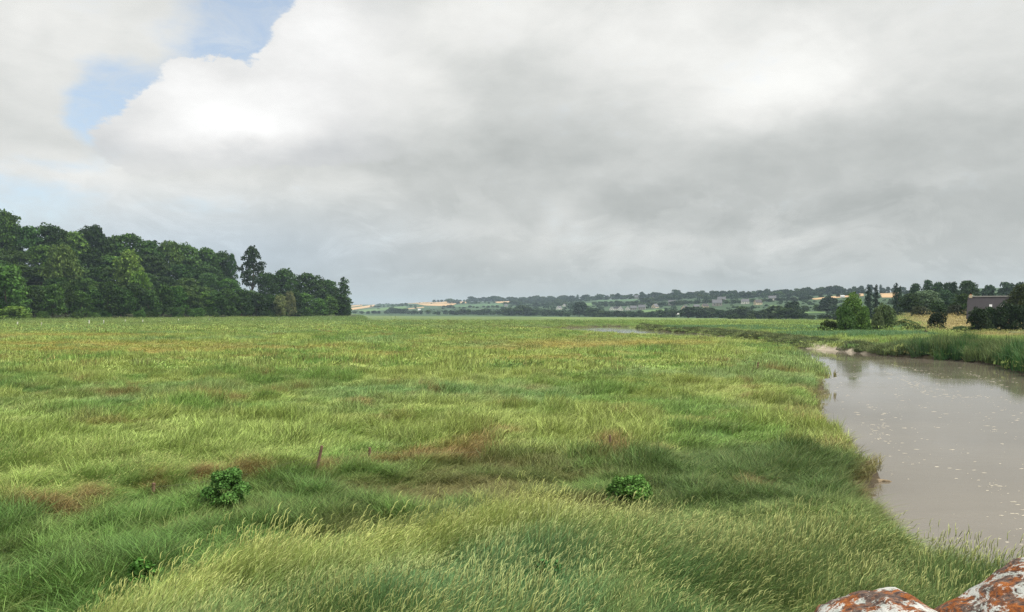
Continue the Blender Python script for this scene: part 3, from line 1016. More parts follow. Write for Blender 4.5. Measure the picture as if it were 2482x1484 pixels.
def plant(kind, name, label, cat, loc, height, width=1.0, colour=(.05, .09, .025), group=None, variant=None, depth=None):
    v = random.randrange(len(PROTO[kind])) if variant is None else variant % len(PROTO[kind])
    cm, tm, H = PROTO[kind][v]
    s = height / H
    e = empty(name, loc, random.random() * 6.28 if kind != 'willow' else 0, (s * width, s * width, s))
    tag(e, label, cat, group)
    c = link(bpy.data.objects.new('crown', cm), e)
    j = lambda: random.uniform(.9, 1.1)
    g_ = random.uniform(.58, 1.38) if colour[1] < .12 else random.uniform(.92, 1.08)
    c.color = (colour[0] * j() * g_, colour[1] * j() * g_, colour[2] * j() * g_, 1)
    link(bpy.data.objects.new('trunk', tm), e)
    return e


def on_px(px, base_y, Y=None):
    """a place on the terrain: by line of sight, or at a stated distance"""
    if Y is None:
        return hit(px, base_y)
    return ((px - CX) / F * Y, Y, float(far_h(np.array([px], float), np.array([Y], float))[0]))


def by_px(kind, name, label, cat, x, top, base, wpx, colour, Y=None, group=None, variant=None, sink=0.3):
    X, Yd, z = on_px(x, base, Y)
    ztop = CAMZ + (HZ - top) / F * Yd
    H = max(ztop - z, 1.0)
    cm, tm, H0 = PROTO[kind][0]
    wd0 = {'wood': 14.5, 'edge': 13.0, 'gappy': 13, 'column': 4.6, 'hill': 14.0, 'willow': 9.0, 'shrub': 5.6}[kind]
    s = H / H0
    wid = (wpx / F * Yd) / (wd0 * s)
    return plant(kind, name, label, cat, (X, Yd, z - sink), H + sink, wid, colour, group, variant)


C_DK = (.028, .064, .011); C_MD = (.045, .092, .016); C_LT = (.085, .165, .026); C_YG = (.11, .18, .028); C_PALE = (.14, .19, .065)
WOODG = 'trees of the dense wood left of the marsh'


def wood_tree(x, top, Y, wpx, colour, label, kind='wood', name='broadleaf_tree', cat='tree', group=WOODG):
    X = (x - CX) / F * Y
    z = float(far_h(np.array([x], float), np.array([Y], float))[0])
    H = CAMZ + (HZ - top) / F * Y - z
    wd0 = {'wood': 14.5, 'edge': 13.0, 'gappy': 13, 'column': 4.6, 'shrub': 5.6}[kind]
    H0 = PROTO[kind][0][2]
    wid = (wpx / F * Y) / (wd0 * H / H0) * (1.16 if kind in ('wood', 'edge') else 1.1)
    return plant(kind, name, label, cat, (X, Y, z - .3), H + .3, wid, colour, group)


# skyline of the wood: (x, top y, width px, shade, label)
SKY = [(-70, 520, 110, C_MD, None), (2, 508, 78, C_MD, 'tallest crown of the wood at the edge of the picture, standing above its neighbours'), (58, 547, 80, C_DK, None), (122, 545, 74, C_DK, 'domed dark tree on the wood skyline, second hump from the tallest crown'),
       (172, 560, 80, C_LT, None), (226, 544, 66, C_DK, 'rounded dark tree standing clear of the wood skyline above a pale green crown'), (268, 572, 60, C_MD, None),
       (312, 565, 86, C_MD, 'flat topped open tree with sky showing under its crown on the wood skyline'), (362, 582, 62, C_DK, None), (410, 583, 64, C_MD, None), (452, 592, 66, C_MD, None), (500, 600, 66, C_MD, None), (536, 611, 52, C_DK, None)]
used = set()
for (x, top, wpx, c, lab) in SKY:
    e = float(interp(x, WX, WE))
    wood_tree(x, top, e + 175, wpx, c, lab or 'dark green tree crown along the top of the dense wood')
wood_tree(562, 613, 590 + 150, 26, C_DK, 'thin upright tree top beside the lone tall tree above the wood', 'gappy')
wood_tree(610, 596, 600 + 120, 62, C_DK, 'lone tall tree with sky between its branches, rising well above the wood', 'gappy', group=None)
for (x, top, wpx) in ((648, 660, 44), (688, 653, 60), (742, 660, 70), (790, 676, 62)):
    wood_tree(x, top, float(interp(x, WX, WE)) + 90, wpx, C_DK, 'dark rounded tree in the lower end of the wood toward the poplar')
wood_tree(833, 673, 690, 27, C_DK, 'tall columnar poplar at the very end of the wood', 'column', 'poplar_tree', group=None)
wood_tree(815, 698, 705, 19, C_DK, 'short columnar poplar half hidden behind the end of the wood', 'column', 'poplar_tree', group=None)
wood_tree(842, 733, 688, 17, C_DK, 'small bushy tree leaning out below the end poplar', 'edge', group=None)
# rows between the edge and the skyline
rows = [(140, -0.24, 74, -90, 560), (108, -0.42, 70, -80, 640), (76, -0.60, 66, -95, 720), (46, -0.75, 62, -80, 790)]
for dep, f, wpx, xa, xb in rows:
    x = xa
    while x < xb:
        e = float(interp(x, WX, WE))
        sk = float(interp(x, [-100, 0, 120, 250, 400, 520, 600, 700, 790], [545, 548, 556, 575, 592, 612, 655, 668, 690]))
        base = HZ + F * (CAMZ - 1.1) / e
        top = base + (sk - base) * (1 + f * 0.95) + random.uniform(-14, 12)
        wp = wpx * random.uniform(.85, 1.2) * (1.0 - 0.25 * sstep(0, 800, x))
        c = random.choice([C_DK, C_MD, C_MD, C_DK, (.048, .088, .022)])
        wood_tree(x, top, e + dep * (1 - 0.35 * float(sstep(400, 800, x))), float(wp), c, 'dark green broadleaf tree packed among others on the wooded slope')
        x += wp * random.uniform(.75, 1.05)
# front row, leafy to the ground
x = -90
while x < 835:
    e = float(interp(x, WX, WE))
    base = HZ + F * (CAMZ - 1.1) / e
    sk = float(interp(x, [-100, 0, 250, 500, 650, 790, 840], [690, 692, 690, 700, 712, 712, 735]))
    wp = random.uniform(46, 64) * (1 - 0.2 * float(sstep(0, 800, x)))
    wood_tree(x, sk + random.uniform(-12, 14), e + 8 + random.uniform(-3, 6), wp, random.choice([C_DK, C_DK, C_MD]), 'dark tree with leaves down to the ground along the wood edge', 'edge')
    x += wp * random.uniform(.55, .75)
# distinct trees of the wood
wood_tree(18, 640, 430, 90, C_MD, 'broad mid green tree at the wood edge by the left border', 'edge')
wood_tree(312, 608, 575, 58, C_YG, 'bright yellow green tree in the middle of the dark wood', 'wood')
wood_tree(340, 655, 545, 44, C_LT, 'light green tree just below the bright yellow green one', 'wood')
wood_tree(150, 592, 540, 62, (.085, .13, .03), 'light green broad crown under the skyline left of the rounded dark tree', 'wood')
wood_tree(35, 742, 418, 66, C_YG, 'low yellow green bush at the foot of the wood near the left border', 'edge', 'bush', 'bush')
wood_tree(680, 716, 618, 30, C_PALE, 'pale cream flowering tree among the dark trees at the wood edge', 'edge')
wood_tree(703, 705, 628, 26, (.12, .15, .06), 'pale flowering branch tree leaning beside the cream one', 'edge')
for i, x in enumerate(range(-40, 830, 52)):
    e = float(interp(x, WX, WE))
    X = x + random.uniform(-20, 20)
    base = HZ + F * (CAMZ - 1.1) / e
    wood_tree(X, base - random.uniform(15, 28), e - 3, random.uniform(26, 40), random.choice([C_DK, C_MD, (.05, .1, .02)]), 'low dark shrub in front of the wood edge', 'shrub', 'bush', 'bush', 'low shrubs along the foot of the wood')

# ---------------------------------------------------------------- the valley side: fields
def drape(name, quad, mat, lift=0.5, nx=30, ny=10):
    q = np.array(quad, float)
    V = []
    for j in range(ny + 1):
        for i in range(nx + 1):
            u = i / nx; v = j / ny
            p = (q[0] * (1 - u) + q[1] * u) * (1 - v) + (q[3] * (1 - u) + q[2] * u) * v
            X, Y, z = hit(p[0], p[1])
            V.append((X, Y, z + lift))
    Fc = [(j * (nx + 1) + i, j * (nx + 1) + i + 1, (j + 1) * (nx + 1) + i + 1, (j + 1) * (nx + 1) + i) for j in range(ny) for i in range(nx)]
    o = link(bpy.data.objects.new(name, mesh_np(name, V, Fc, mat, smooth=True)))
    tag(o, kind='structure')
    return o


FIELDS = [('wheat_field', [(850, 747), (909, 738.5), (906, 744), (851, 752)], 'wheat'), ('wheat_field', [(852, 741), (880, 738.5), (878, 741), (852, 744)], 'wheat'),
          ('wheat_field', [(962, 732), (1136, 729.5), (1132, 735), (980, 736.5)], 'wheat'), ('wheat_field', [(1010, 737), (1110, 735.5), (1090, 743), (1030, 741)], 'wheat'),
          ('wheat_field', [(1198, 732), (1262, 729.5), (1262, 732), (1205, 735)], 'wheat'), ('wheat_field', [(990, 748), (1028, 744), (1028, 746), (990, 750)], 'wheat'),
          ('pasture_field', [(866, 752), (985, 742), (985, 748), (880, 757)], 'pasture'), ('crop_field', [(1099, 740), (1214, 736), (1222, 743), (1090, 746)], 'crop'),
          ('crop_field', [(1443, 728), (1556, 721), (1552, 729), (1450, 733)], 'crop'), ('pasture_field', [(1552, 753), (1612, 750), (1612, 757), (1556, 758)], 'pasture'),
          ('pasture_field', [(1640, 757), (1672, 756), (1672, 762), (1640, 763)], 'pasture'),
          ('wheat_field', [(1962, 725), (2092, 711), (2094, 718), (1975, 727)], 'wheat'), ('wheat_field', [(2130, 706), (2178, 703.5), (2178, 722), (2138, 722)], 'wheat'),
          ('pasture_field', [(1866, 741), (1884, 740), (1884, 754), (1868, 755)], 'pasture'), ('pasture_field', [(1950, 757), (2000, 755), (2000, 760), (1950, 761)], 'pasture'),
          ('crop_field', [(2005, 709), (2060, 706), (2056, 711), (2010, 714)], 'crop'), ('wheat_field', [(2180, 702), (2240, 699), (2240, 704), (2180, 706)], 'wheat'),
          ('pasture_field', [(1405, 737), (1440, 734), (1436, 741), (1405, 742)], 'pasture')]
for nme, q, m in FIELDS:
    drape(nme, q, M[m])

# ---------------------------------------------------------------- the valley side: trees
HC = [(.030, .055, .018), (.036, .062, .020), (.026, .048, .018), (.045, .075, .022)]


def tree_row(x0, x1, y0, y1, hmin, hmax, step, label, group, aspect=(1.0, 1.5), jit=1.0, cols=HC):
    x = x0
    while x <= x1:
        k = (x - x0) / max(1e-6, x1 - x0)
        yb = y0 + (y1 - y0) * k + random.uniform(-jit, jit)
        hp = random.uniform(hmin, hmax)
        by_px('hill', 'hillside_tree', label, 'tree', x, yb - hp, yb, hp * random.uniform(*aspect), random.choice(cols), group=group, sink=0.8)
        x += step * random.uniform(.7, 1.35)


g = 'hedgerow trees along the ridge skyline'
lb = 'small hazy tree in the line of trees along the ridge skyline'
sk = lambda x: float(interp(x, SX, SY)) + 1.2
for (a, b, h0, h1, st) in ((1052, 1138, 2.5, 5, 8), (1142, 1206, 6, 12, 10), (1208, 1300, 5, 9, 9), (1300, 1386, 6, 11, 10), (1420, 1560, 7, 12, 11), (1560, 1690, 7, 13, 12), (1690, 1800, 6, 12, 12), (1800, 1960, 6, 12, 12), (1960, 2090, 7, 14, 14), (2140, 2200, 5, 9, 12)):
    tree_row(a, b, sk(a), sk(b), h0, h1, st, lb, g, (1.5, 2.8), 0.8)
for (x, t, w) in ((1366, 716, 30), (1400, 714, 8), (1448, 712, 5), (1498, 711, 17), (1556, 708, 18), (1638, 703, 26), (1690, 706, 14), (1768, 704, 10), (1783, 703.5, 10), (1906, 701, 22), (1990, 696, 16), (2028, 693, 22), (2086, 693, 20), (2108, 690, 18), (2134.5, 690, 8)):
    by_px('column' if w < 9 else 'hill', 'hillside_tree', {1366: 'broad rounded clump tree on the ridge left of the thin ridge poplar', 1400: 'hazy upright poplar on the ridge above the big marsh edge tree', 1448: 'very thin pointed tree sticking up from the ridge', 1990: 'squarish dark tree alone on the ridge above the wheat strip',
          2028: 'wide dome shaped tree on the ridge above the wheat strip', 2134.5: 'small tree on a thin bare stem above the pale wheat field'}.get(x, 'larger hazy tree breaking the ridge skyline'), 'tree', x, t, sk(x) + 2, w, HC[0], group=g)
# hedges and woods on the slope
g2 = 'trees and hedges scattered over the hillside'
l2 = 'hazy dark tree among hedges and fields on the hillside'
for (a, b, ya, yb, h0, h1, st) in ((900, 975, 745, 741, 3, 6, 8), (975, 1012, 742, 744, 4, 7, 9), (1090, 1110, 736, 735, 6, 11, 9), (1110, 1200, 737, 735, 3, 7, 10), (1075, 1100, 746, 745, 5, 8, 9), (1100, 1225, 748, 746, 3, 6, 12),
                                   (1225, 1262, 740, 738, 6, 13, 10), (1262, 1350, 736, 734, 5, 10, 11), (1300, 1390, 744, 740, 6, 11, 13), (1350, 1440, 734, 728, 6, 10, 12), (1440, 1560, 738, 736, 5, 9, 12), (1450, 1560, 745, 741, 6, 10, 14),
                                   (1556, 1650, 733, 728, 9, 16, 14), (1555, 1640, 742, 740, 6, 12, 14), (1600, 1720, 728, 722, 8, 14, 14), (1650, 1760, 738, 732, 7, 13, 15), (1700, 1830, 726, 722, 8, 14, 15), (1760, 1860, 736, 732, 7, 12, 15),
                                   (1800, 1920, 722, 718, 8, 14, 15), (1840, 1960, 732, 728, 6, 11, 16), (1880, 1990, 722, 716, 9, 15, 15), (1990, 2090, 722, 716, 6, 11, 18), (1990, 2040, 714, 710, 6, 9, 14)):
    tree_row(a, b, ya, yb, h0, h1, st, l2, g2, (1.3, 2.4), 1.5)
# trees at the foot of the hills, along the marsh
g3 = 'trees along the foot of the hills behind the marsh'
l3 = 'dark bushy tree in the belt along the far edge of the marsh'
for (a, b, ya, yb, h0, h1, st) in ((860, 945, 760, 761, 3, 8, 13), (950, 990, 761, 762, 11, 19, 11), (990, 1110, 762, 763, 7, 12, 13), (1110, 1230, 763, 764, 9, 16, 14), (1230, 1300, 765, 766, 15, 25, 15), (1300, 1386, 766, 767, 10, 17, 14), (1420, 1450, 767, 768, 12, 22, 14),
                                   (1440, 1580, 768.5, 769, 11, 16, 12), (1580, 1640, 769, 770, 15, 21, 16), (1668, 1720, 771, 771, 20, 29, 20), (1720, 1800, 771, 772, 20, 30, 22), (1800, 1870, 772, 772, 18, 30, 21), (1880, 1945, 773, 773, 22, 33, 24), (1950, 2030, 774, 775, 9, 17, 20),
                                   (1950, 2040, 756, 754, 14, 24, 24), (1770, 1900, 773, 774, 9, 14, 18)):
    tree_row(a, b, ya, yb, h0, h1, st, l3, g3, (1.2, 2.0), 0.8)
by_px('hill', 'hillside_tree', 'large rounded tree at the marsh edge left of the white gables', 'tree', 1404, 732, 768, 40, (.028, .058, .026), sink=.8)
by_px('hill', 'hillside_tree', 'large dark round tree standing forward at the marsh edge by the pasture gap', 'tree', 1922, 733, 772, 40, (.024, .05, .016), sink=.8)
by_px('hill', 'hillside_tree', 'tall dark tree clump in front of the wheat strip above the marsh trees', 'tree', 2008, 718, 752, 40, (.026, .052, .02), sink=.8)


def woods(name, label, n, xa, xb, skip, hp0, hp1, colour):
    V = []; Fc = []; o = 0
    for i in range(n):
        x = random.uniform(xa, xb)
        y0 = float(interp(x, SX, SY)); y1 = HZ + 2 + 14 * float(sstep(842, 2000, x))
        q_ = random.random()
        yb = y0 + 0.8 + (random.random() * 2 if q_ < .25 else (y1 - y0) * (random.uniform(.8, 1) if q_ > .72 else random.random()))
        if any(q[0][0] - 3 < x < q[1][0] + 3 and min(p[1] for p in q) - 0.5 < yb < max(p[1] for p in q) + 4.5 for (_, q, _) in FIELDS) and random.random() < skip: continue
        if any(abs(x - q[0]) < q[2] * .5 + 5 and q[1] - q[2] * .6 - 1 < yb < q[1] + 6 for q in HS): continue
        X, Y, z = hit(x, yb)
        hp = random.uniform(hp0, hp1) / F * Y
        m = 34
        d = rng.normal(0, 1, (m, 3)); d /= np.linalg.norm(d, axis=1)[:, None]; d[:, 2] = abs(d[:, 2])
        p = np.array((X, Y, z)) + d * np.array((hp * 1.3, hp, hp)) * (0.6 + 0.4 * rng.random((m, 1)))
        v, f = leaf_cards(p, d, hp * .36)
        V.append(v); Fc.append(f + o); o += len(v)
    ob = link(bpy.data.objects.new(name, mesh_np(name, np.concatenate(V), np.concatenate(Fc), M['leaf'])))
    ob.color = (*colour, 1)
    tag(ob, label, 'woodland', kind='stuff')




# ---------------------------------------------------------------- the rise at the right: trees and shrubs
rt = [
    # kind, name, x, top, base, w, colour, Y, label
    ('willow', 'leafy_tree', 2068, 703, 786, 60, (.092, .168, .036), 214, 'tall light green tree with a pointed top at the edge of the far reeds'),
    ('shrub', 'bush', 2050, 745, 787, 50, (.06, .11, .03), 211, 'dark bushy growth round the foot of the tall light green tree'),
    ('shrub', 'bush', 2096, 743, 780, 30, (.095, .155, .035), 212, 'round light green bush right beside the tall light green tree'),
    ('shrub', 'bush', 2142, 739, 779, 62, (.09, .14, .045), 222, 'wide pale green bush between the tall light green tree and the dry grass'),
    ('shrub', 'bush', 2128, 754, 782, 30, (.11, .16, .065), 214, 'small silvery bush in front of the wide pale green one'),
    ('column', 'cypress_tree', 2106, 696, 745, 17, (.022, .042, .022), 520, 'dark spire shaped conifer with a forked top, left of the pair'),
    ('column', 'cypress_tree', 2123, 692, 745, 15, (.022, .042, .022), 525, 'dark spire shaped conifer, taller right one of the close pair'),
    ('column', 'cypress_tree', 2172, 687, 740, 15, (.02, .038, .02), 500, 'dark pointed conifer standing against the tan wheat field'),
    ('column', 'cypress_tree', 2181, 695, 740, 12, (.024, .045, .022), 505, 'shorter dark conifer touching the one against the wheat field'),
    ('wood', 'broadleaf_tree', 2206, 712, 765, 54, (.045, .09, .025), 400, 'fresh green rounded tree left of the silver willow'),
    ('wood', 'willow_tree', 2248, 703, 765, 60, (.115, .15, .085), 410, 'silver grey green willow among darker trees'),
    ('wood', 'broadleaf_tree', 2218, 686, 740, 30, (.03, .06, .025), 560, 'dark tree at the left end of the tall row behind the willow'),
    ('gappy', 'broadleaf_tree', 2249, 677, 740, 34, (.03, .062, .025), 560, 'tallest spiky tree in the row behind the willow'),
    ('wood', 'broadleaf_tree', 2274, 683, 740, 34, (.034, .068, .027), 560, 'tree right beside the tallest spiky one behind the willow'),
    ('wood', 'broadleaf_tree', 2296, 684, 760, 30, (.032, .065, .025), 540, 'tall green tree behind the willow, right end of the row'),
    ('wood', 'broadleaf_tree', 2292, 704, 765, 44, (.034, .066, .026), 480, 'tall dark tree filling the gap right of the willow'),
    ('gappy', 'broadleaf_tree', 2312, 682, 760, 24, (.03, .058, .024), 520, 'narrow rough topped tree left of the broad dark one by the slate house'),
    ('wood', 'broadleaf_tree', 2348, 679, 765, 52, (.032, .06, .024), 500, 'broad dark tree rising behind the slate house chimney'),
    ('shrub', 'bush', 2231, 742, 769, 46, (.075, .09, .045), 300, 'round grey brown shrub at the top of the dry grass'),
    ('shrub', 'bush', 2273, 732, 768, 50, (.03, .068, .016), 305, 'dark green shrub between the grey brown shrub and the low hedge'),
    ('shrub', 'bush', 2318, 739, 767, 50, (.042, .06, .026), 298, 'low brownish hedge bush in front of the slate house'),
    ('shrub', 'bush', 2342, 736, 766, 34, (.055, .1, .022), 296, 'bright green clipped bush beside the slate house wall'),
    ('wood', 'broadleaf_tree', 2338, 711, 768, 46, (.034, .07, .016), 320, 'dark green tree immediately left of the slate house'),
    ('shrub', 'bush', 2273, 759, 800, 46, (.022, .046, .012), 222, 'lone round dark bush in the dry yellow grass'),
    ('shrub', 'bush', 2372, 748, 805, 60, (.024, .046, .014), 206, 'large dark shrub in front of the slate house, left one'),
    ('shrub', 'bush', 2402, 743, 803, 46, (.026, .048, .015), 210, 'tall dark shrub below the house skylights'),
    ('shrub', 'bush', 2446, 735, 805, 66, (.02, .04, .012), 207, 'biggest black green shrub before the slate house at the right border'),
    ('shrub', 'bush', 2500, 733, 805, 60, (.02, .04, .012), 210, 'black green shrub cut by the right border'),
    ('wood', 'broadleaf_tree', 2478, 688, 768, 66, (.06, .075, .022), 232, 'olive brown rounded tree overlapping the end of the slate roof'),
    ('hill', 'hillside_tree', 2396, 691, 720, 36, (.03, .055, .024), 700, 'dark tree clump beyond the slate house'),
    ('hill', 'hillside_tree', 2440, 686, 712, 38, (.03, .055, .024), 760, 'flat topped tree on the far rise above the second roof'),
    ('hill', 'hillside_tree', 2476, 684, 712, 30, (.032, .057, .024), 800, 'hazy tree on the far rise at the right border'),
]
for (k, nm, x, top, base, wpx, c, Y, lab) in rt:
    by_px(k, nm, lab, 'bush' if nm == 'bush' else 'tree', x, top, base, wpx, c, Y=Y)
tree_row(2200, 2380, 716, 712, 9, 14, 20, 'dark tree in the belt on the rise behind the conifers', 'belt of trees on the right-hand rise', (1.1, 1.6), 2)
tree_row(2005, 2160, 778, 772, 9, 14, 19, 'low dark tree in the thicket behind the light green tree', 'thicket at the end of the reeds', (1.1, 1.7), 1.5)
for (x, y, w, hh) in ((2010, 786, 40, 9), (2210, 790, 36, 9), (2196, 781, 40, 6), (2240, 806, 16, 5), (2330, 800, 40, 9), (2225, 798, 30, 8)):
    by_px('shrub', 'bush', {2010: 'low ragged bush at the left foot of the tall light green tree', 2210: 'low green bramble patch left of the lone dark bush', 2196: 'thin strip of bramble under the dry grass', 2240: 'small brown tuft beside the lone dark bush', 2330: 'low green scrub between the lone bush and the dark shrubs', 2225: 'bramble mound nearest the lone dark bush'}[x],
          'bush', x, y - hh, y, w, (.07, .10, .03) if x != 2240 else (.14, .11, .05), Y={2010: 218, 2210: 226, 2196: 240, 2240: 195, 2330: 205, 2225: 212}[x])


# ---------------------------------------------------------------- houses
def house(x, base, wpx, Y, rot, wall, roof, label, group=None, depth=1.3, wallh=.36, roofh=.40, chim=(1,), skylights=0, name='house', win=True, cat='house'):
    """wpx: length along the ridge in px; rot: 0 shows the long roof side, 90 shows the gable"""
    X, Yd, z = on_px(x, base, Y)
    S = wpx / F * Yd
    e = empty(name, (X, Yd, z - .3), R(rot) - math.atan((x - CX) / F))
    tag(e, label, cat, group)
    L = S if abs(rot) < 45 else S * depth
    D = S * (0.62 if abs(rot) < 45 else 1.0)
    hw = (L if abs(rot) < 45 else D) * wallh; hr = D * roofh * 1.3
    a, b = L / 2, D / 2
    v = [(-a, -b, 0), (a, -b, 0), (a, b, 0), (-a, b, 0), (-a, -b, hw), (a, -b, hw), (a, b, hw), (-a, b, hw), (-a, 0, hw + hr), (a, 0, hw + hr)]
    f = [(0, 3, 2, 1), (0, 1, 5, 4), (2, 3, 7, 6), (0, 4, 8, 7, 3), (1, 2, 6, 9, 5), (4, 5, 9, 8), (6, 7, 8, 9)]
    MB().add(v, f).build('wall', wall, e)
    rf = MB(); th = max(.16, D * .03); ov = D * .06
    for s in (-1, 1):
        y0 = s * (b + ov); z0 = hw - ov * hr / b
        vv = [(-a - ov * .5, y0, z0 + .03), (a + ov * .5, y0, z0 + .03), (a + ov * .5, 0, hw + hr + .03), (-a - ov * .5, 0, hw + hr + .03)]
        vv += [(p[0], p[1], p[2] + th) for p in vv]
        rf.add(vv, [(0, 1, 2, 3), (4, 7, 6, 5), (0, 4, 5, 1), (1, 5, 6, 2), (2, 6, 7, 3), (3, 7, 4, 0)])
    rfo = rf.build('roof', roof, e)
    cw = D * .045
    for k in chim:
        cx = k * (a - cw * 1.2)
        c = MB().box(cx - cw, cx + cw, -cw * .8, cw * .8, hw + hr - cw, hw + hr + cw * 1.9)
        c.build('chimney', wall, rfo)
        MB().tube([(cx, 0, hw + hr + cw * 1.9), (cx, 0, hw + hr + cw * 2.5)], [cw * .4, cw * .34], 8).build('chimney_pot', M['clay'], rfo)
    MB().box(-a - .05, a + .05, -th, th, hw + hr + th * .6, hw + hr + th * 1.7).build('ridge_cap', M['ridge_tile'], rfo)
    if win:
        ww = D * .11; wh = hw * .40
        for gx in (-a - .03, a + .03):
            for (yy, zz) in ((-b * .5, hw * .4), (b * .5, hw * .4), (0, hw * 1.05)):
                MB().box(gx - .04, gx + .04, yy - ww / 2, yy + ww / 2, zz, zz + wh).build('window', M['glass'], e)
        for k in (-.62, .62):
            for s in (-1, 1):
                y = s * (b + .03)
                MB().box(k * a - ww / 2, k * a + ww / 2, y - .04, y + .04, hw * .38, hw * .38 + wh).build('window', M['glass'], e)
        MB().box(-ww * .45, ww * .45, -b - .07, -b + .03, 0, hw * .78).build('door', M['door'], e)
    for k in range(skylights):
        u = (.38, .57)[k]; xw = (.048, .062)[k] * L
        xx = -a + u * L
        sl = hr / b
        yc = -b * .50; zc = hw + hr * .50 + th + .05
        hlen = .030 * D
        vv = [(xx - xw / 2, yc - hlen, zc - hlen * sl), (xx + xw / 2, yc - hlen, zc - hlen * sl), (xx + xw / 2, yc + hlen, zc + hlen * sl), (xx - xw / 2, yc + hlen, zc + hlen * sl)]
        vv = vv + [(p[0], p[1], p[2] + .09) for p in vv]
        MB().add(vv, [(0, 3, 2, 1), (4, 5, 6, 7), (0, 1, 5, 4), (1, 2, 6, 5), (2, 3, 7, 6), (3, 0, 4, 7)]).build('skylight', M['blind'], rfo)
    return e


# big slate-roofed house at the right
house(2420, 775, 126, 248, -3, M['cream_wall'], M['slate'], 'large house with a steep dark slate roof and two white skylights', wallh=.13, roofh=.465, chim=(-1,), skylights=2)
house(2475, 742, 66, 330, 24, M['cream_wall'], M['slate'], 'second slate roofed house rising behind the large one at the right border', wallh=.20, roofh=.45, chim=(-.55,))
W, CR, GW, SL, SP = M['white_wall'], M['cream_wall'], M['grey_wall'], M['slate'], M['slate_pale']
HS = [
    (1483, 752, 11, 82, W, SP, 'white gabled house, leftmost of the row of three white gables'),
    (1504, 753, 13, 82, W, SP, 'white gabled house in the middle of the row of three'),
    (1521, 752, 11, 82, W, SP, 'white gabled house, right one of the row of three'),
    (1494, 752, 14, 0, W, SL, 'low slate roof linking the left and middle white gables'),
    (1535, 752, 18, 8, GW, SP, 'grey slate roofed house just right of the three white gables'),
    (1556, 751, 20, -6, GW, SP, 'longer grey slate roofed house farther right of the white gables'),
    (1588, 747, 13, 60, CR, SP, 'small cream gabled house alone right of the grey roofs'),
    (1629, 740, 20, 5, GW, SP, 'long grey roofed house half hidden on the slope above the cream pair'),
    (1660, 752, 15, 70, CR, SL, 'cream gabled house, upper left of the cream pair'),
    (1676, 757, 22, 28, CR, SL, 'cream house with a dark slate roof, lower right of the pair'),
    (1642, 763, 8, 40, W, M['blind'], 'tiny white roofed hut on the grass at the marsh edge'),
    (1688, 748, 16, 12, GW, SP, 'grey roofed house between the cream pair and the slate cluster'),
    (1709, 747, 17, 30, CR, SL, 'small slate house with a cream gable among the marsh trees'),
    (1738, 742, 26, 6, GW, SP, 'wide slate roofed house in the middle of the hillside village'),
    (1749, 733, 22, -5, W, SP, 'long white house with a pale roof, uppermost of the village middle'),
    (1806, 737, 20, 10, W, SP, 'low white building left of the orange gabled house'),
    (1837, 739, 20, 32, CR, SL, 'slate house with an orange cream gable end'),
    (1872, 729, 20, 4, W, SP, 'long low white building beside the hilltop trees'),
    (2042, 722, 11, 5, W, M['blind'], 'small white shed by the wheat strip'),
    (1355, 750, 10, 50, W, SP, 'pale house among trees left of the large rounded marsh tree'),
    (1368, 743, 8, 70, W, SP, 'tiny pale gable above the trees on the misty hillside'),
    (1226, 743, 9, 20, GW, SP, 'dim house beside the hedges left of the village'),
    (1172, 760, 18, 3, W, SP, 'long pale roof at the marsh edge far left of the village'),
    (1545, 722, 16, 5, GW, SP, 'grey roof peeping over the ridge trees'),
    (1590, 718, 18, -5, GW, SP, 'broad grey roof among the ridge trees'),
    (1016, 753, 7, 10, W, M['blind'], 'tiny white building at the foot of the distant fields'),
]
for (x, b, wpx, rot, wl, ro, lab) in HS:
    house(x, b, wpx * .88, None, rot, wl, ro, lab, group='houses of the hillside village', depth=1.4, chim=(1,) if wpx > 9 else ())

woods('far_woodland', 'faint hazy hedges and woods on the farthest hill', 330, 842, 1240, .93, 1.2, 3.0, (.03, .055, .022))
woods('hillside_woodland', 'dark woodland filling the hillside between fields and houses', 2100, 1200, 2200, .95, 2.4, 7.0, (.028, .052, .02))

# low tan wall and the painted plank near the slate house
X, Y, z = on_px(2192, 768, 305)
e = empty('garden_wall', (X, Y, z)); tag(e, 'low tan garden wall at the top of the dry grass beside bushes', 'wall')
MB().box(-2.6, 2.6, -.2, .2, -.3, .55).build('masonry', M['cream_wall'], e)
MB().box(-2.65, 2.65, -.26, .26, .553, .66).build('coping', M['cream_wall'], e)
X, Y, z = on_px(2478, 806, 196)
e = empty('plank_on_blocks', (X, Y, z - .05)); tag(e, 'long pale green plank on low supports by the dark shrubs', 'bench')
MB().box(-3.2, 3.2, -.35, .35, .52, .66).build('top', M['plank'], e)
for k in (-2.9, 0, 2.6):
    MB().box(k - .12, k + .12, -.3, .3, -.1, .517).build('support_block', M['post'], e)

# ---------------------------------------------------------------- stakes along the wood
stk = [(42, 789, 9), (101, 790, 8), (163, 785, 12), (184, 787, 9), (216, 784, 8), (252, 784, 8), (304, 781, 5), (346, 782, 7), (390, 780, 4), (433, 779, 6), (508, 778, 6), (613, 777, 5), (676, 776, 4), (745, 775, 4), (802, 774, 4)]
for i, (x, y, hp) in enumerate(stk):
    e_ = float(interp(x, WX, WE))
    Y = min(CAMZ * F / (y - HZ) * .93, e_ - 12)
    z = float(ground_h(np.array([(x - CX) / F * Y]), np.array([Y]))[0])
    Hh = hp / F * Y + .4
    b = MB().tube([(0, 0, 0), (random.uniform(-.08, .08) * Hh, 0, Hh)], [.22, .19], 6)
    o = b.build('fence_stake', M['stake']); o.location = ((x - CX) / F * Y, Y, z)
    lab = {163: 'tallest white stake in the row in front of the wood', 184: 'leaning white stake just right of the tallest one'}.get(x, 'short white stake in the row along the foot of the wood')
    tag(o, lab, 'stake', 'white stakes along the foot of the wood')

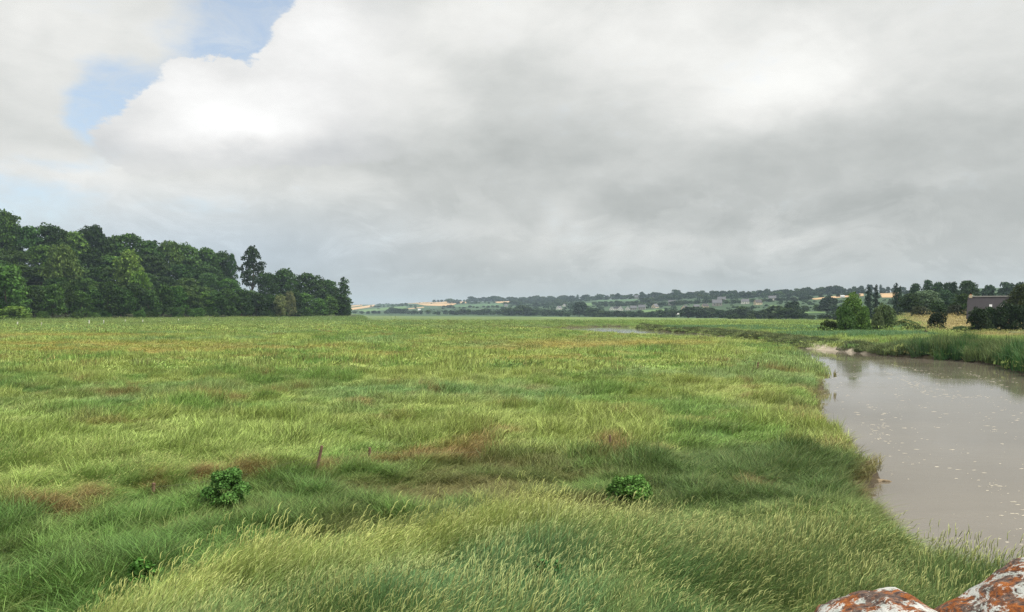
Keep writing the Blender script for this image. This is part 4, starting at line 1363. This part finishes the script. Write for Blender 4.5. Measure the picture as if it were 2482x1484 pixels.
# ---------------------------------------------------------------- near fence
fence = empty('wire_fence', (0, 0, 0)); tag(fence, 'old wire fence on leaning brown posts half buried in the meadow grass', 'fence')
posts = [(368, 1163, 30, .10, None), (762, 1116, 66, .22, 'reddish leaning fence post'), (896, 1094, 46, .0, 'short upright fence post'), (1480, 1064, 40, -.03, 'fence post smothered in tall dead grass')]
tops = []
for (x, y, hp, ln, lab) in posts:
    X, Y = G(x, y, .38)
    z = float(ground_h(np.array([X]), np.array([Y]))[0]) - .2
    Hh = hp / F * Y + .25
    b = MB(); w_ = .055
    rs = [w_, w_ * 1.05, w_, w_ * .9]
    b.tube([(0, 0, 0), (ln * Hh * .33, 0, Hh * .33), (ln * Hh * .66, .01, Hh * .66), (ln * Hh, 0, Hh)], rs, 9)
    o = b.build('post', M['post'], fence); o.location = (X, Y, z)
    if lab: o['label'] = lab
    tops.append((X + ln * Hh * .8, Y, z + Hh * .82))
for dz in (0, -.28):
    pts = []
    for (p, q) in zip(tops[:-1], tops[1:]):
        for k in range(8):
            s = k / 8
            pts.append((p[0] + (q[0] - p[0]) * s, p[1] + (q[1] - p[1]) * s, p[2] + (q[2] - p[2]) * s + dz - .22 * 4 * s * (1 - s)))
    pts.append((tops[-1][0], tops[-1][1], tops[-1][2] + dz))
    MB().tube(pts, [.0025] * len(pts), 4).build('wire', M['wire'], fence)
# dead post out in the meadow
X, Y = G(1836, 905, 0); z = float(ground_h(np.array([X]), np.array([Y]))[0])
o = MB().tube([(0, 0, 0), (.02, 0, .6), (.05, 0, 1.05)], [.09, .085, .07], 8).build('wooden_post', M['post']); o.location = (X, Y, z - .1)
tag(o, 'single brown wooden post standing in the meadow near the river bend', 'post')

# ---------------------------------------------------------------- leafy plants in the near grass
def near_bush(x, y, wpx, hpx, label, colour, leaf, n, z0=0.0, seed=1):
    X, Y = G(x, y, 0.1)
    z = float(ground_h(np.array([X]), np.array([Y]))[0])
    w = wpx / F * Y; h = hpx / F * Y * 1.12
    r = random.Random(seed)
    lobes = []
    for i in range(22):
        a = i * 2.4; s = (i + .5) / 22
        env = math.sqrt(max(.05, 1 - (max(0, s - .25) / .8) ** 2))
        rr = w * .5 * env * r.uniform(.25, .8); q = w * r.uniform(.09, .19)
        lobes.append((rr * math.cos(a) * 1.1, rr * math.sin(a) * 1.1, .10 * h + h * r.uniform(.66, .84) * s, q, q, q * r.uniform(.7, 1.2)))
    area = sum(4 * math.pi * l[3] * l[4] for l in lobes)
    e = empty('bush', (X, Y, z + z0), 0); tag(e, label, 'bush')
    c = link(bpy.data.objects.new('crown', crown_mesh('bush_leaves', lobes, n / area, leaf, 0.15)), e)
    c.color = (*colour, 1)
    b = MB()
    for (lx, ly, lz, q, *_) in lobes[::2]:
        b.tube([(lx * .1, ly * .1, 0), (lx * .6, ly * .6, lz * .5), (lx, ly, lz + q * .6)], [.014, .010, .005], 5)
    b.build('stem', M['bark'], e)
    return e


near_bush(550, 1212, 112, 100, 'tall dark green leafy bush in the meadow in front of the brown grass', (.085, .185, .042), .036, 8500, z0=-.14, seed=1)
near_bush(1532, 1196, 112, 76, 'low bright green leafy bush, nearer the river than the tall dark one', (.11, .225, .048), .035, 8500, z0=-.10, seed=2)
near_bush(350, 1405, 80, 70, 'small fresh green nettle clump beside the pale seeding grass', (.07, .17, .03), .045, 1500, seed=3)
near_bush(1322, 1484, 150, 62, 'dark leafy weed clump at the bottom edge of the meadow', (.06, .14, .04), .045, 2600, seed=4)

# irregular lump of dried mud and roots at the bank's tip
X, Y = G(2125, 1168, WATER)
o = MB().tube([(-.8, .05, .02), (-.5, -.06, .05), (-.28, .08, .07), (.0, -.05, .03), (.22, .07, .05), (.45, -.02, .01), (.62, .05, -.02)], [.07, .14, .08, .12, .06, .08, .03], 9).build('mud_lump', M['mud_lump'])
o.location = (X, Y, WATER - .02); tag(o, 'pale lump of dried mud and roots lying at the tip of the muddy river bank', 'mud_lump')

# ---------------------------------------------------------------- bridge parapet with lichen-covered coping stones
par = empty('stone_parapet', (0, 1.5, 0)); tag(par, 'stone bridge parapet topped with rounded orange and white lichen covered stones', 'parapet')


def stone(name, cx, cz, ax, ay, az, rot, seed):
    import bmesh
    bm = bmesh.new(); bmesh.ops.create_icosphere(bm, subdivisions=6, radius=1)
    v = np.array([p.co[:] for p in bm.verts])
    p = 3.2
    s = (np.abs(v) ** p).sum(1) ** (-1 / p)
    v = v * s[:, None]
    n = (fbm(v[:, 0] * 1.6 + seed, v[:, 2] * 1.6 + v[:, 1] + seed * 3, 3) - .5) * .30
    n2 = (fbm(v[:, 0] * 7 + seed, v[:, 2] * 7 + v[:, 1] * 7, 4) - .5) * .06
    v = v * (1 + n + n2)[:, None]
    v = v * np.array((ax, ay, az))
    c, s_ = math.cos(rot), math.sin(rot)
    x = v[:, 0] * c - v[:, 2] * s_; z = v[:, 0] * s_ + v[:, 2] * c
    v[:, 0] = x + cx; v[:, 2] = z + cz
    for q, co in zip(bm.verts, v): q.co = co
    me = bpy.data.meshes.new(name); bm.to_mesh(me); bm.free()
    me.materials.append(M['lichen'])
    for q in me.polygons: q.use_smooth = True
    return link(bpy.data.objects.new(name, me), par)


stone('coping_stone', .71, 4.848, .108, .20, .098, R(18), 3.0)['label'] = 'smaller coping stone with a large white lichen patch'
stone('coping_stone', 1.085, 4.845, .29, .24, .18, R(27), 9.0)['label'] = 'larger coping stone streaked with orange lichen'
stone('coping_stone', .36, 4.76, .16, .22, .12, R(8), 14.0)
stone('coping_stone', 1.62, 5.06, .27, .24, .17, R(12), 21.0)
for k_, (x_, z_, ax_) in enumerate(((2.20, 5.13, .30), (2.80, 5.24, .29), (3.42, 5.31, .32), (4.05, 5.34, .30), (4.68, 5.38, .31), (.03, 4.69, .17), (-.33, 4.66, .18), (-.72, 4.62, .20), (-1.14, 4.58, .21), (-1.58, 4.55, .22))):
    stone('coping_stone', x_, z_, ax_, .23, .15, R(6 + 5 * (k_ % 3)), 31.0 + 7 * k_)
vv = [(-6, 4.3), (.1, 4.62), (.9, 4.76), (1.6, 4.93), (3, 5.15), (7, 5.4)]
wb = MB(); V_ = []
for (x_, z_) in vv:
    V_ += [(x_, -.2, -2), (x_, .2, -2), (x_, .2, z_), (x_, -.2, z_)]
Fw = [(0, 3, 2, 1), (20, 21, 22, 23)]
for k in range(5):
    a = k * 4; b_ = a + 4
    for q in range(4):
        Fw.append((a + q, a + (q + 1) % 4, b_ + (q + 1) % 4, b_ + q))
wb.add(V_, Fw).build('masonry', M['masonry'], par)

# ---------------------------------------------------------------- haze
HAZE = 0.00007
hz = MB().box(-17000, 17000, -300, 7800, -9, 120)
m, nt, out = new_mat('haze')
pv = nd(nt, 'ShaderNodeVolumePrincipled')
pv.inputs['Color'].default_value = (0.66, 0.85, 1.0, 1); pv.inputs['Density'].default_value = HAZE; pv.inputs['Anisotropy'].default_value = 0.0
nt.links.new(pv.outputs[0], out.inputs['Volume'])
ho = hz.build('haze', m); tag(ho, 'thin bluish haze over the valley', 'haze', kind='stuff')

# ---------------------------------------------------------------- sky
SUN_AZ, SUN_EL = 100.0, 52.0      # degrees right of the view direction, degrees up


def UV(x, y):
    u = math.atan((x - CX) / F)
    return u, math.atan((HZ - y) / F * math.cos(u))


def build_world():
    wd = bpy.data.worlds.new('World'); scene.world = wd; wd.use_nodes = True
    nt = wd.node_tree; nt.nodes.clear()
    out = nd(nt, 'ShaderNodeOutputWorld'); bg = nd(nt, 'ShaderNodeBackground')
    nt.links.new(bg.outputs[0], out.inputs[0]); bg.inputs['Strength'].default_value = 1.0
    L = nt.links.new
    tc = nd(nt, 'ShaderNodeTexCoord'); Dv = tc.outputs['Generated']
    sx = nd(nt, 'ShaderNodeSeparateXYZ'); L(Dv, sx.inputs[0])
    U = mathn(nt, 'ARCTAN2', sx.outputs[0], sx.outputs[1]); V = mathn(nt, 'ARCSINE', sx.outputs[2])
    cmb = nd(nt, 'ShaderNodeCombineXYZ'); L(U, cmb.inputs[0]); L(V, cmb.inputs[1])
    mp = nd(nt, 'ShaderNodeMapping'); L(Dv, mp.inputs[0]); mp.inputs['Scale'].default_value = (1, 1, 2.0)
    D2 = mp.outputs[0]
    wn = noise(nt, D2, 5.0, 5, 0.55)
    wn2 = noise(nt, D2, 16.0, 6, 0.6)

    def vm(op, a, b, s=None):
        n = nd(nt, 'ShaderNodeVectorMath', operation=op)
        for i, q in enumerate((a, b)):
            if q is None: continue
            if hasattr(q, 'is_linked'): L(q, n.inputs[i])
            else: n.inputs[i].default_value = q
        if s is not None: n.inputs['Scale'].default_value = s
        return n.outputs[0]
    w1 = vm('SCALE', vm('SUBTRACT', wn.outputs['Color'], (.5, .5, .5)), None, .11)
    w2 = vm('SCALE', vm('SUBTRACT', wn2.outputs['Color'], (.5, .5, .5)), None, .045)
    Psoft = vm('ADD', cmb.outputs[0], w1); Pcr = vm('ADD', vm('ADD', cmb.outputs[0], vm('SCALE', w1, None, .45)), w2)

    def blob(P, x, y, rx, ry, rot=0.0):
        m_ = nd(nt, 'ShaderNodeMapping', vector_type='TEXTURE'); L(P, m_.inputs[0])
        u, v = UV(x, y)
        m_.inputs['Location'].default_value = (u, v, 0); m_.inputs['Rotation'].default_value = (0, 0, R(rot))
        m_.inputs['Scale'].default_value = (rx / F, ry / F, 1)
        g_ = nd(nt, 'ShaderNodeTexGradient', gradient_type='SPHERICAL'); L(m_.outputs[0], g_.inputs[0])
        return g_.outputs['Fac']

    def field(P, items, base=0.0):
        acc = base
        for it in items:
            b_ = maprange(nt, blob(P, *it[:5]), 0, 1, 0, it[5], True)
            acc = mathn(nt, 'ADD', acc, b_)
        return acc
    # brightness of the cloud sheet
    el = [(-1.6, .40), (0.0, .455), (.06, .50), (.16, .545), (.36, .585), (.7, .95), (1.57, 1.55)]
    cr = nd(nt, 'ShaderNodeFloatCurve')
    # brightness against elevation, piecewise
    acc = None
    base = maprange(nt, V, 0.0, .36, .54, .685)
    up = maprange(nt, V, .40, 1.3, 0, UPB)
    base = mathn(nt, 'ADD', base, up)
    back = maprange(nt, sx.outputs[1], .1, -.7, 0, .35, True)
    base = mathn(nt, 'ADD', base, back)
    B = field(Psoft, [
        (90, 140, 470, 430, 0, .17), (700, 90, 380, 300, 30, .2), (990, 80, 420, 230, 0, .12), (1010, 250, 260, 140, -20, .17), (760, 330, 260, 170, 0, .17),
        (1350, 30, 560, 170, 0, .13), (1780, 150, 620, 240, -8, .20), (1950, 215, 420, 110, 8, .12), (2080, 70, 340, 200, 20, .09), (2480, 60, 300, 260, 0, .12),
        (1330, 370, 420, 120, 18, -.075), (1180, 300, 260, 120, 0, -.03), (950, 395, 420, 70, 4, -.06), (2300, 330, 600, 200, 0, -.02), (1580, 470, 330, 80, 0, -.07), (2180, 515, 600, 70, -4, -.085), (1950, 400, 600, 120, 0, -.02),
        (1500, 575, 800, 80, 0, .075), (1380, 500, 150, 60, 50, .07), (1880, 560, 300, 60, 0, .06), (860, 480, 260, 60, 8, .10), (560, 470, 330, 45, -4, .07), (170, 430, 300, 110, 0, .12), (420, 520, 800, 170, 0, .10), (560, 410, 420, 80, 0, .06), (2150, 380, 560, 120, -5, -.03),
        (1470, 575, 60, 45, 40, -.06), (1560, 570, 60, 35, 40, -.05), (1845, 548, 90, 22, 10, -.07), (1990, 590, 90, 40, 35, -.06)], base)
    tex = noise(nt, D2, 9.0, 7, 0.55, .3)
    tex2 = noise(nt, D2, 30.0, 5, 0.55)
    B = mathn(nt, 'ADD', B, maprange(nt, tex.outputs[0], .3, .7, -.05, .05))
    B = mathn(nt, 'ADD', B, maprange(nt, tex2.outputs[0], .3, .7, -.018, .018))
    torn = noise(nt, D2, 7.5, 9, .62, .9)
    tw = mathn(nt, 'MULTIPLY', maprange(nt, V, .20, .10, 0, 1, True), maprange(nt, V, .015, .05, 0, 1, True))
    B = mathn(nt, 'ADD', B, mathn(nt, 'MULTIPLY', tw, maprange(nt, torn.outputs[0], .46, .57, -.028, .030, True)))
    torn2 = noise(nt, D2, 4.5, 9, .58, .6)
    tw2 = maprange(nt, V, .13, .24, 0, 1, True)
    B = mathn(nt, 'ADD', B, mathn(nt, 'MULTIPLY', tw2, maprange(nt, torn2.outputs[0], .44, .60, -.022, .024, True)))
    # tint: warm white where bright, cool grey where dark, bluish low at the left
    warm = maprange(nt, B, .45, .85)
    cc = mixc(nt, warm, (.965, 1.01, .985), (.998, 1.0, .970))
    lowl = mathn(nt, 'MULTIPLY', maprange(nt, V, .16, .05, 0, 1, True), maprange(nt, U, .02, -.35, 0, 1, True))
    cc = mixc(nt, mathn(nt, 'MULTIPLY', lowl, .9), cc, (.86, 1.0, 1.12))
    hor = maprange(nt, V, .085, .0, 0, .6, True)
    cc = mixc(nt, hor, cc, (.93, 1.02, 1.05))
    cs = nd(nt, 'ShaderNodeVectorMath', operation='SCALE'); L(cc, cs.inputs[0]); L(B, cs.inputs['Scale'])
    # blue sky through the gaps
    sk = nd(nt, 'ShaderNodeTexSky', sky_type='NISHITA'); sk.sun_disc = False
    sk.sun_elevation = R(SUN_EL); sk.sun_rotation = R(SUN_AZ); sk.air_density = 1.0; sk.dust_density = 1.5; sk.ozone_density = 1.0
    sks = vm('SCALE', sk.outputs[0], None, SKYS)
    gap = field(Psoft, [(590, 10, 250, 190, 30, 1.2), (560, 110, 110, 170, 0, .7), (300, 250, 150, 125, 0, 1.1), (245, 300, 90, 120, 0, .5), (430, 165, 90, 60, 30, .35),
                        (90, 400, 170, 30, 0, .35), (430, 490, 260, 26, 0, .22), (700, 490, 160, 40, 0, .20), (40, 470, 260, 60, 0, .3), (-20, 510, 300, 80, 0, .35), (200, 380, 150, 40, 20, .18)], 0.0)
    gapn = mathn(nt, 'ADD', gap, mathn(nt, 'ADD', maprange(nt, tex.outputs[0], .3, .7, -.2, .2), maprange(nt, tex2.outputs[0], .3, .7, -.09, .09)))
    gm = maprange(nt, gapn, .08, .80, 0, 1, True)
    sks = mixc(nt, .42, sks, (.66, .72, .75))
    wisp = noise(nt, D2, 14.0, 8, .7, 1.2)
    gm = mathn(nt, 'MULTIPLY', gm, maprange(nt, wisp.outputs[0], .42, .68, .97, .62))
    c1 = mixc(nt, gm, cs.outputs[0], sks)
    # crisp cumulus in front
    cum = field(Pcr, [(520, 290, 250, 160, 0, 1.0), (420, 330, 230, 120, 0, .7), (640, 300, 260, 170, 0, .9), (530, 215, 90, 80, 0, .55), (460, 165, 58, 56, 0, .55), (790, 130, 180, 190, 0, 1.0), (890, 40, 240, 190, 0, 1.0), (700, 190, 120, 120, 0, .6), (900, 250, 330, 240, 0, 1.0), (330, 370, 210, 70, 0, .5)], 0.0)
    det = noise(nt, D2, 26.0, 7, 0.6)
    cumn = mathn(nt, 'ADD', cum, maprange(nt, det.outputs[0], .25, .75, -.13, .13))
    cm = maprange(nt, cumn, .26, .42, 0, 1, True)
    cb = field(Psoft, [(520, 270, 330, 190, 0, .30), (640, 230, 200, 160, 0, .05), (560, 330, 260, 90, 0, .10), (760, 60, 240, 220, 0, .20), (900, 180, 330, 260, 0, .12), (1010, 260, 220, 120, 0, .10), (460, 170, 80, 80, 0, .04), (600, 405, 420, 50, 0, -.04), (850, 380, 300, 60, 0, -.05)], .69)
    cb = mathn(nt, 'ADD', cb, maprange(nt, tex.outputs[0], .3, .7, -.035, .035))
    cb = mathn(nt, 'ADD', cb, maprange(nt, det.outputs[0], .3, .7, -.03, .03))
    ctint = mixc(nt, maprange(nt, cb, .6, .85), (.975, 1.0, 1.015), (1.0, 1.0, .99))
    cs2 = nd(nt, 'ShaderNodeVectorMath', operation='SCALE'); L(ctint, cs2.inputs[0]); L(cb, cs2.inputs['Scale'])
    low = maprange(nt, V, .13, .19, 0, 1, True)
    c2 = mixc(nt, mathn(nt, 'MULTIPLY', cm, mathn(nt, 'MULTIPLY', low, maprange(nt, U, -.08, -.24, 0, 1, True))), c1, cs2.outputs[0])
    L(c2, bg.inputs[0])
    wd.cycles.sampling_method = 'MANUAL'; wd.cycles.sample_map_resolution = 512


UPB, SKYS = 1.1, .20
build_world()

sl = bpy.data.lights.new('sun', 'SUN'); sl.energy = 4.6; sl.angle = R(7); sl.color = (1.0, .95, .86)
so = link(bpy.data.objects.new('sun', sl))
az, elv = R(SUN_AZ), R(SUN_EL)
from mathutils import Vector
dirv = Vector((math.sin(az) * math.cos(elv), math.cos(az) * math.cos(elv), math.sin(elv)))
so.rotation_euler = dirv.to_track_quat('Z', 'Y').to_euler()
so.location = (60, -20, 90)

# ---------------------------------------------------------------- camera
cam = bpy.data.cameras.new('camera'); co = link(bpy.data.objects.new('camera', cam))
cam.sensor_fit = 'HORIZONTAL'; cam.angle = 2 * math.atan(CX / F)
cam.shift_y = (HZ - 742) / 2482
cam.clip_start = .05; cam.clip_end = 20000
co.location = (0, 0, CAMZ); co.rotation_euler = (R(90), 0, 0)
scene.camera = co

vs = scene.view_settings
vs.view_transform = 'Standard'; vs.look = 'None'; vs.exposure = 0.0; vs.gamma = 1.0
scene.cycles.use_denoising = True
scene.cycles.denoising_prefilter = 'NONE'
scene.cycles.max_bounces = 6; scene.cycles.transparent_max_bounces = 4
scene.cycles.volume_bounces = 0
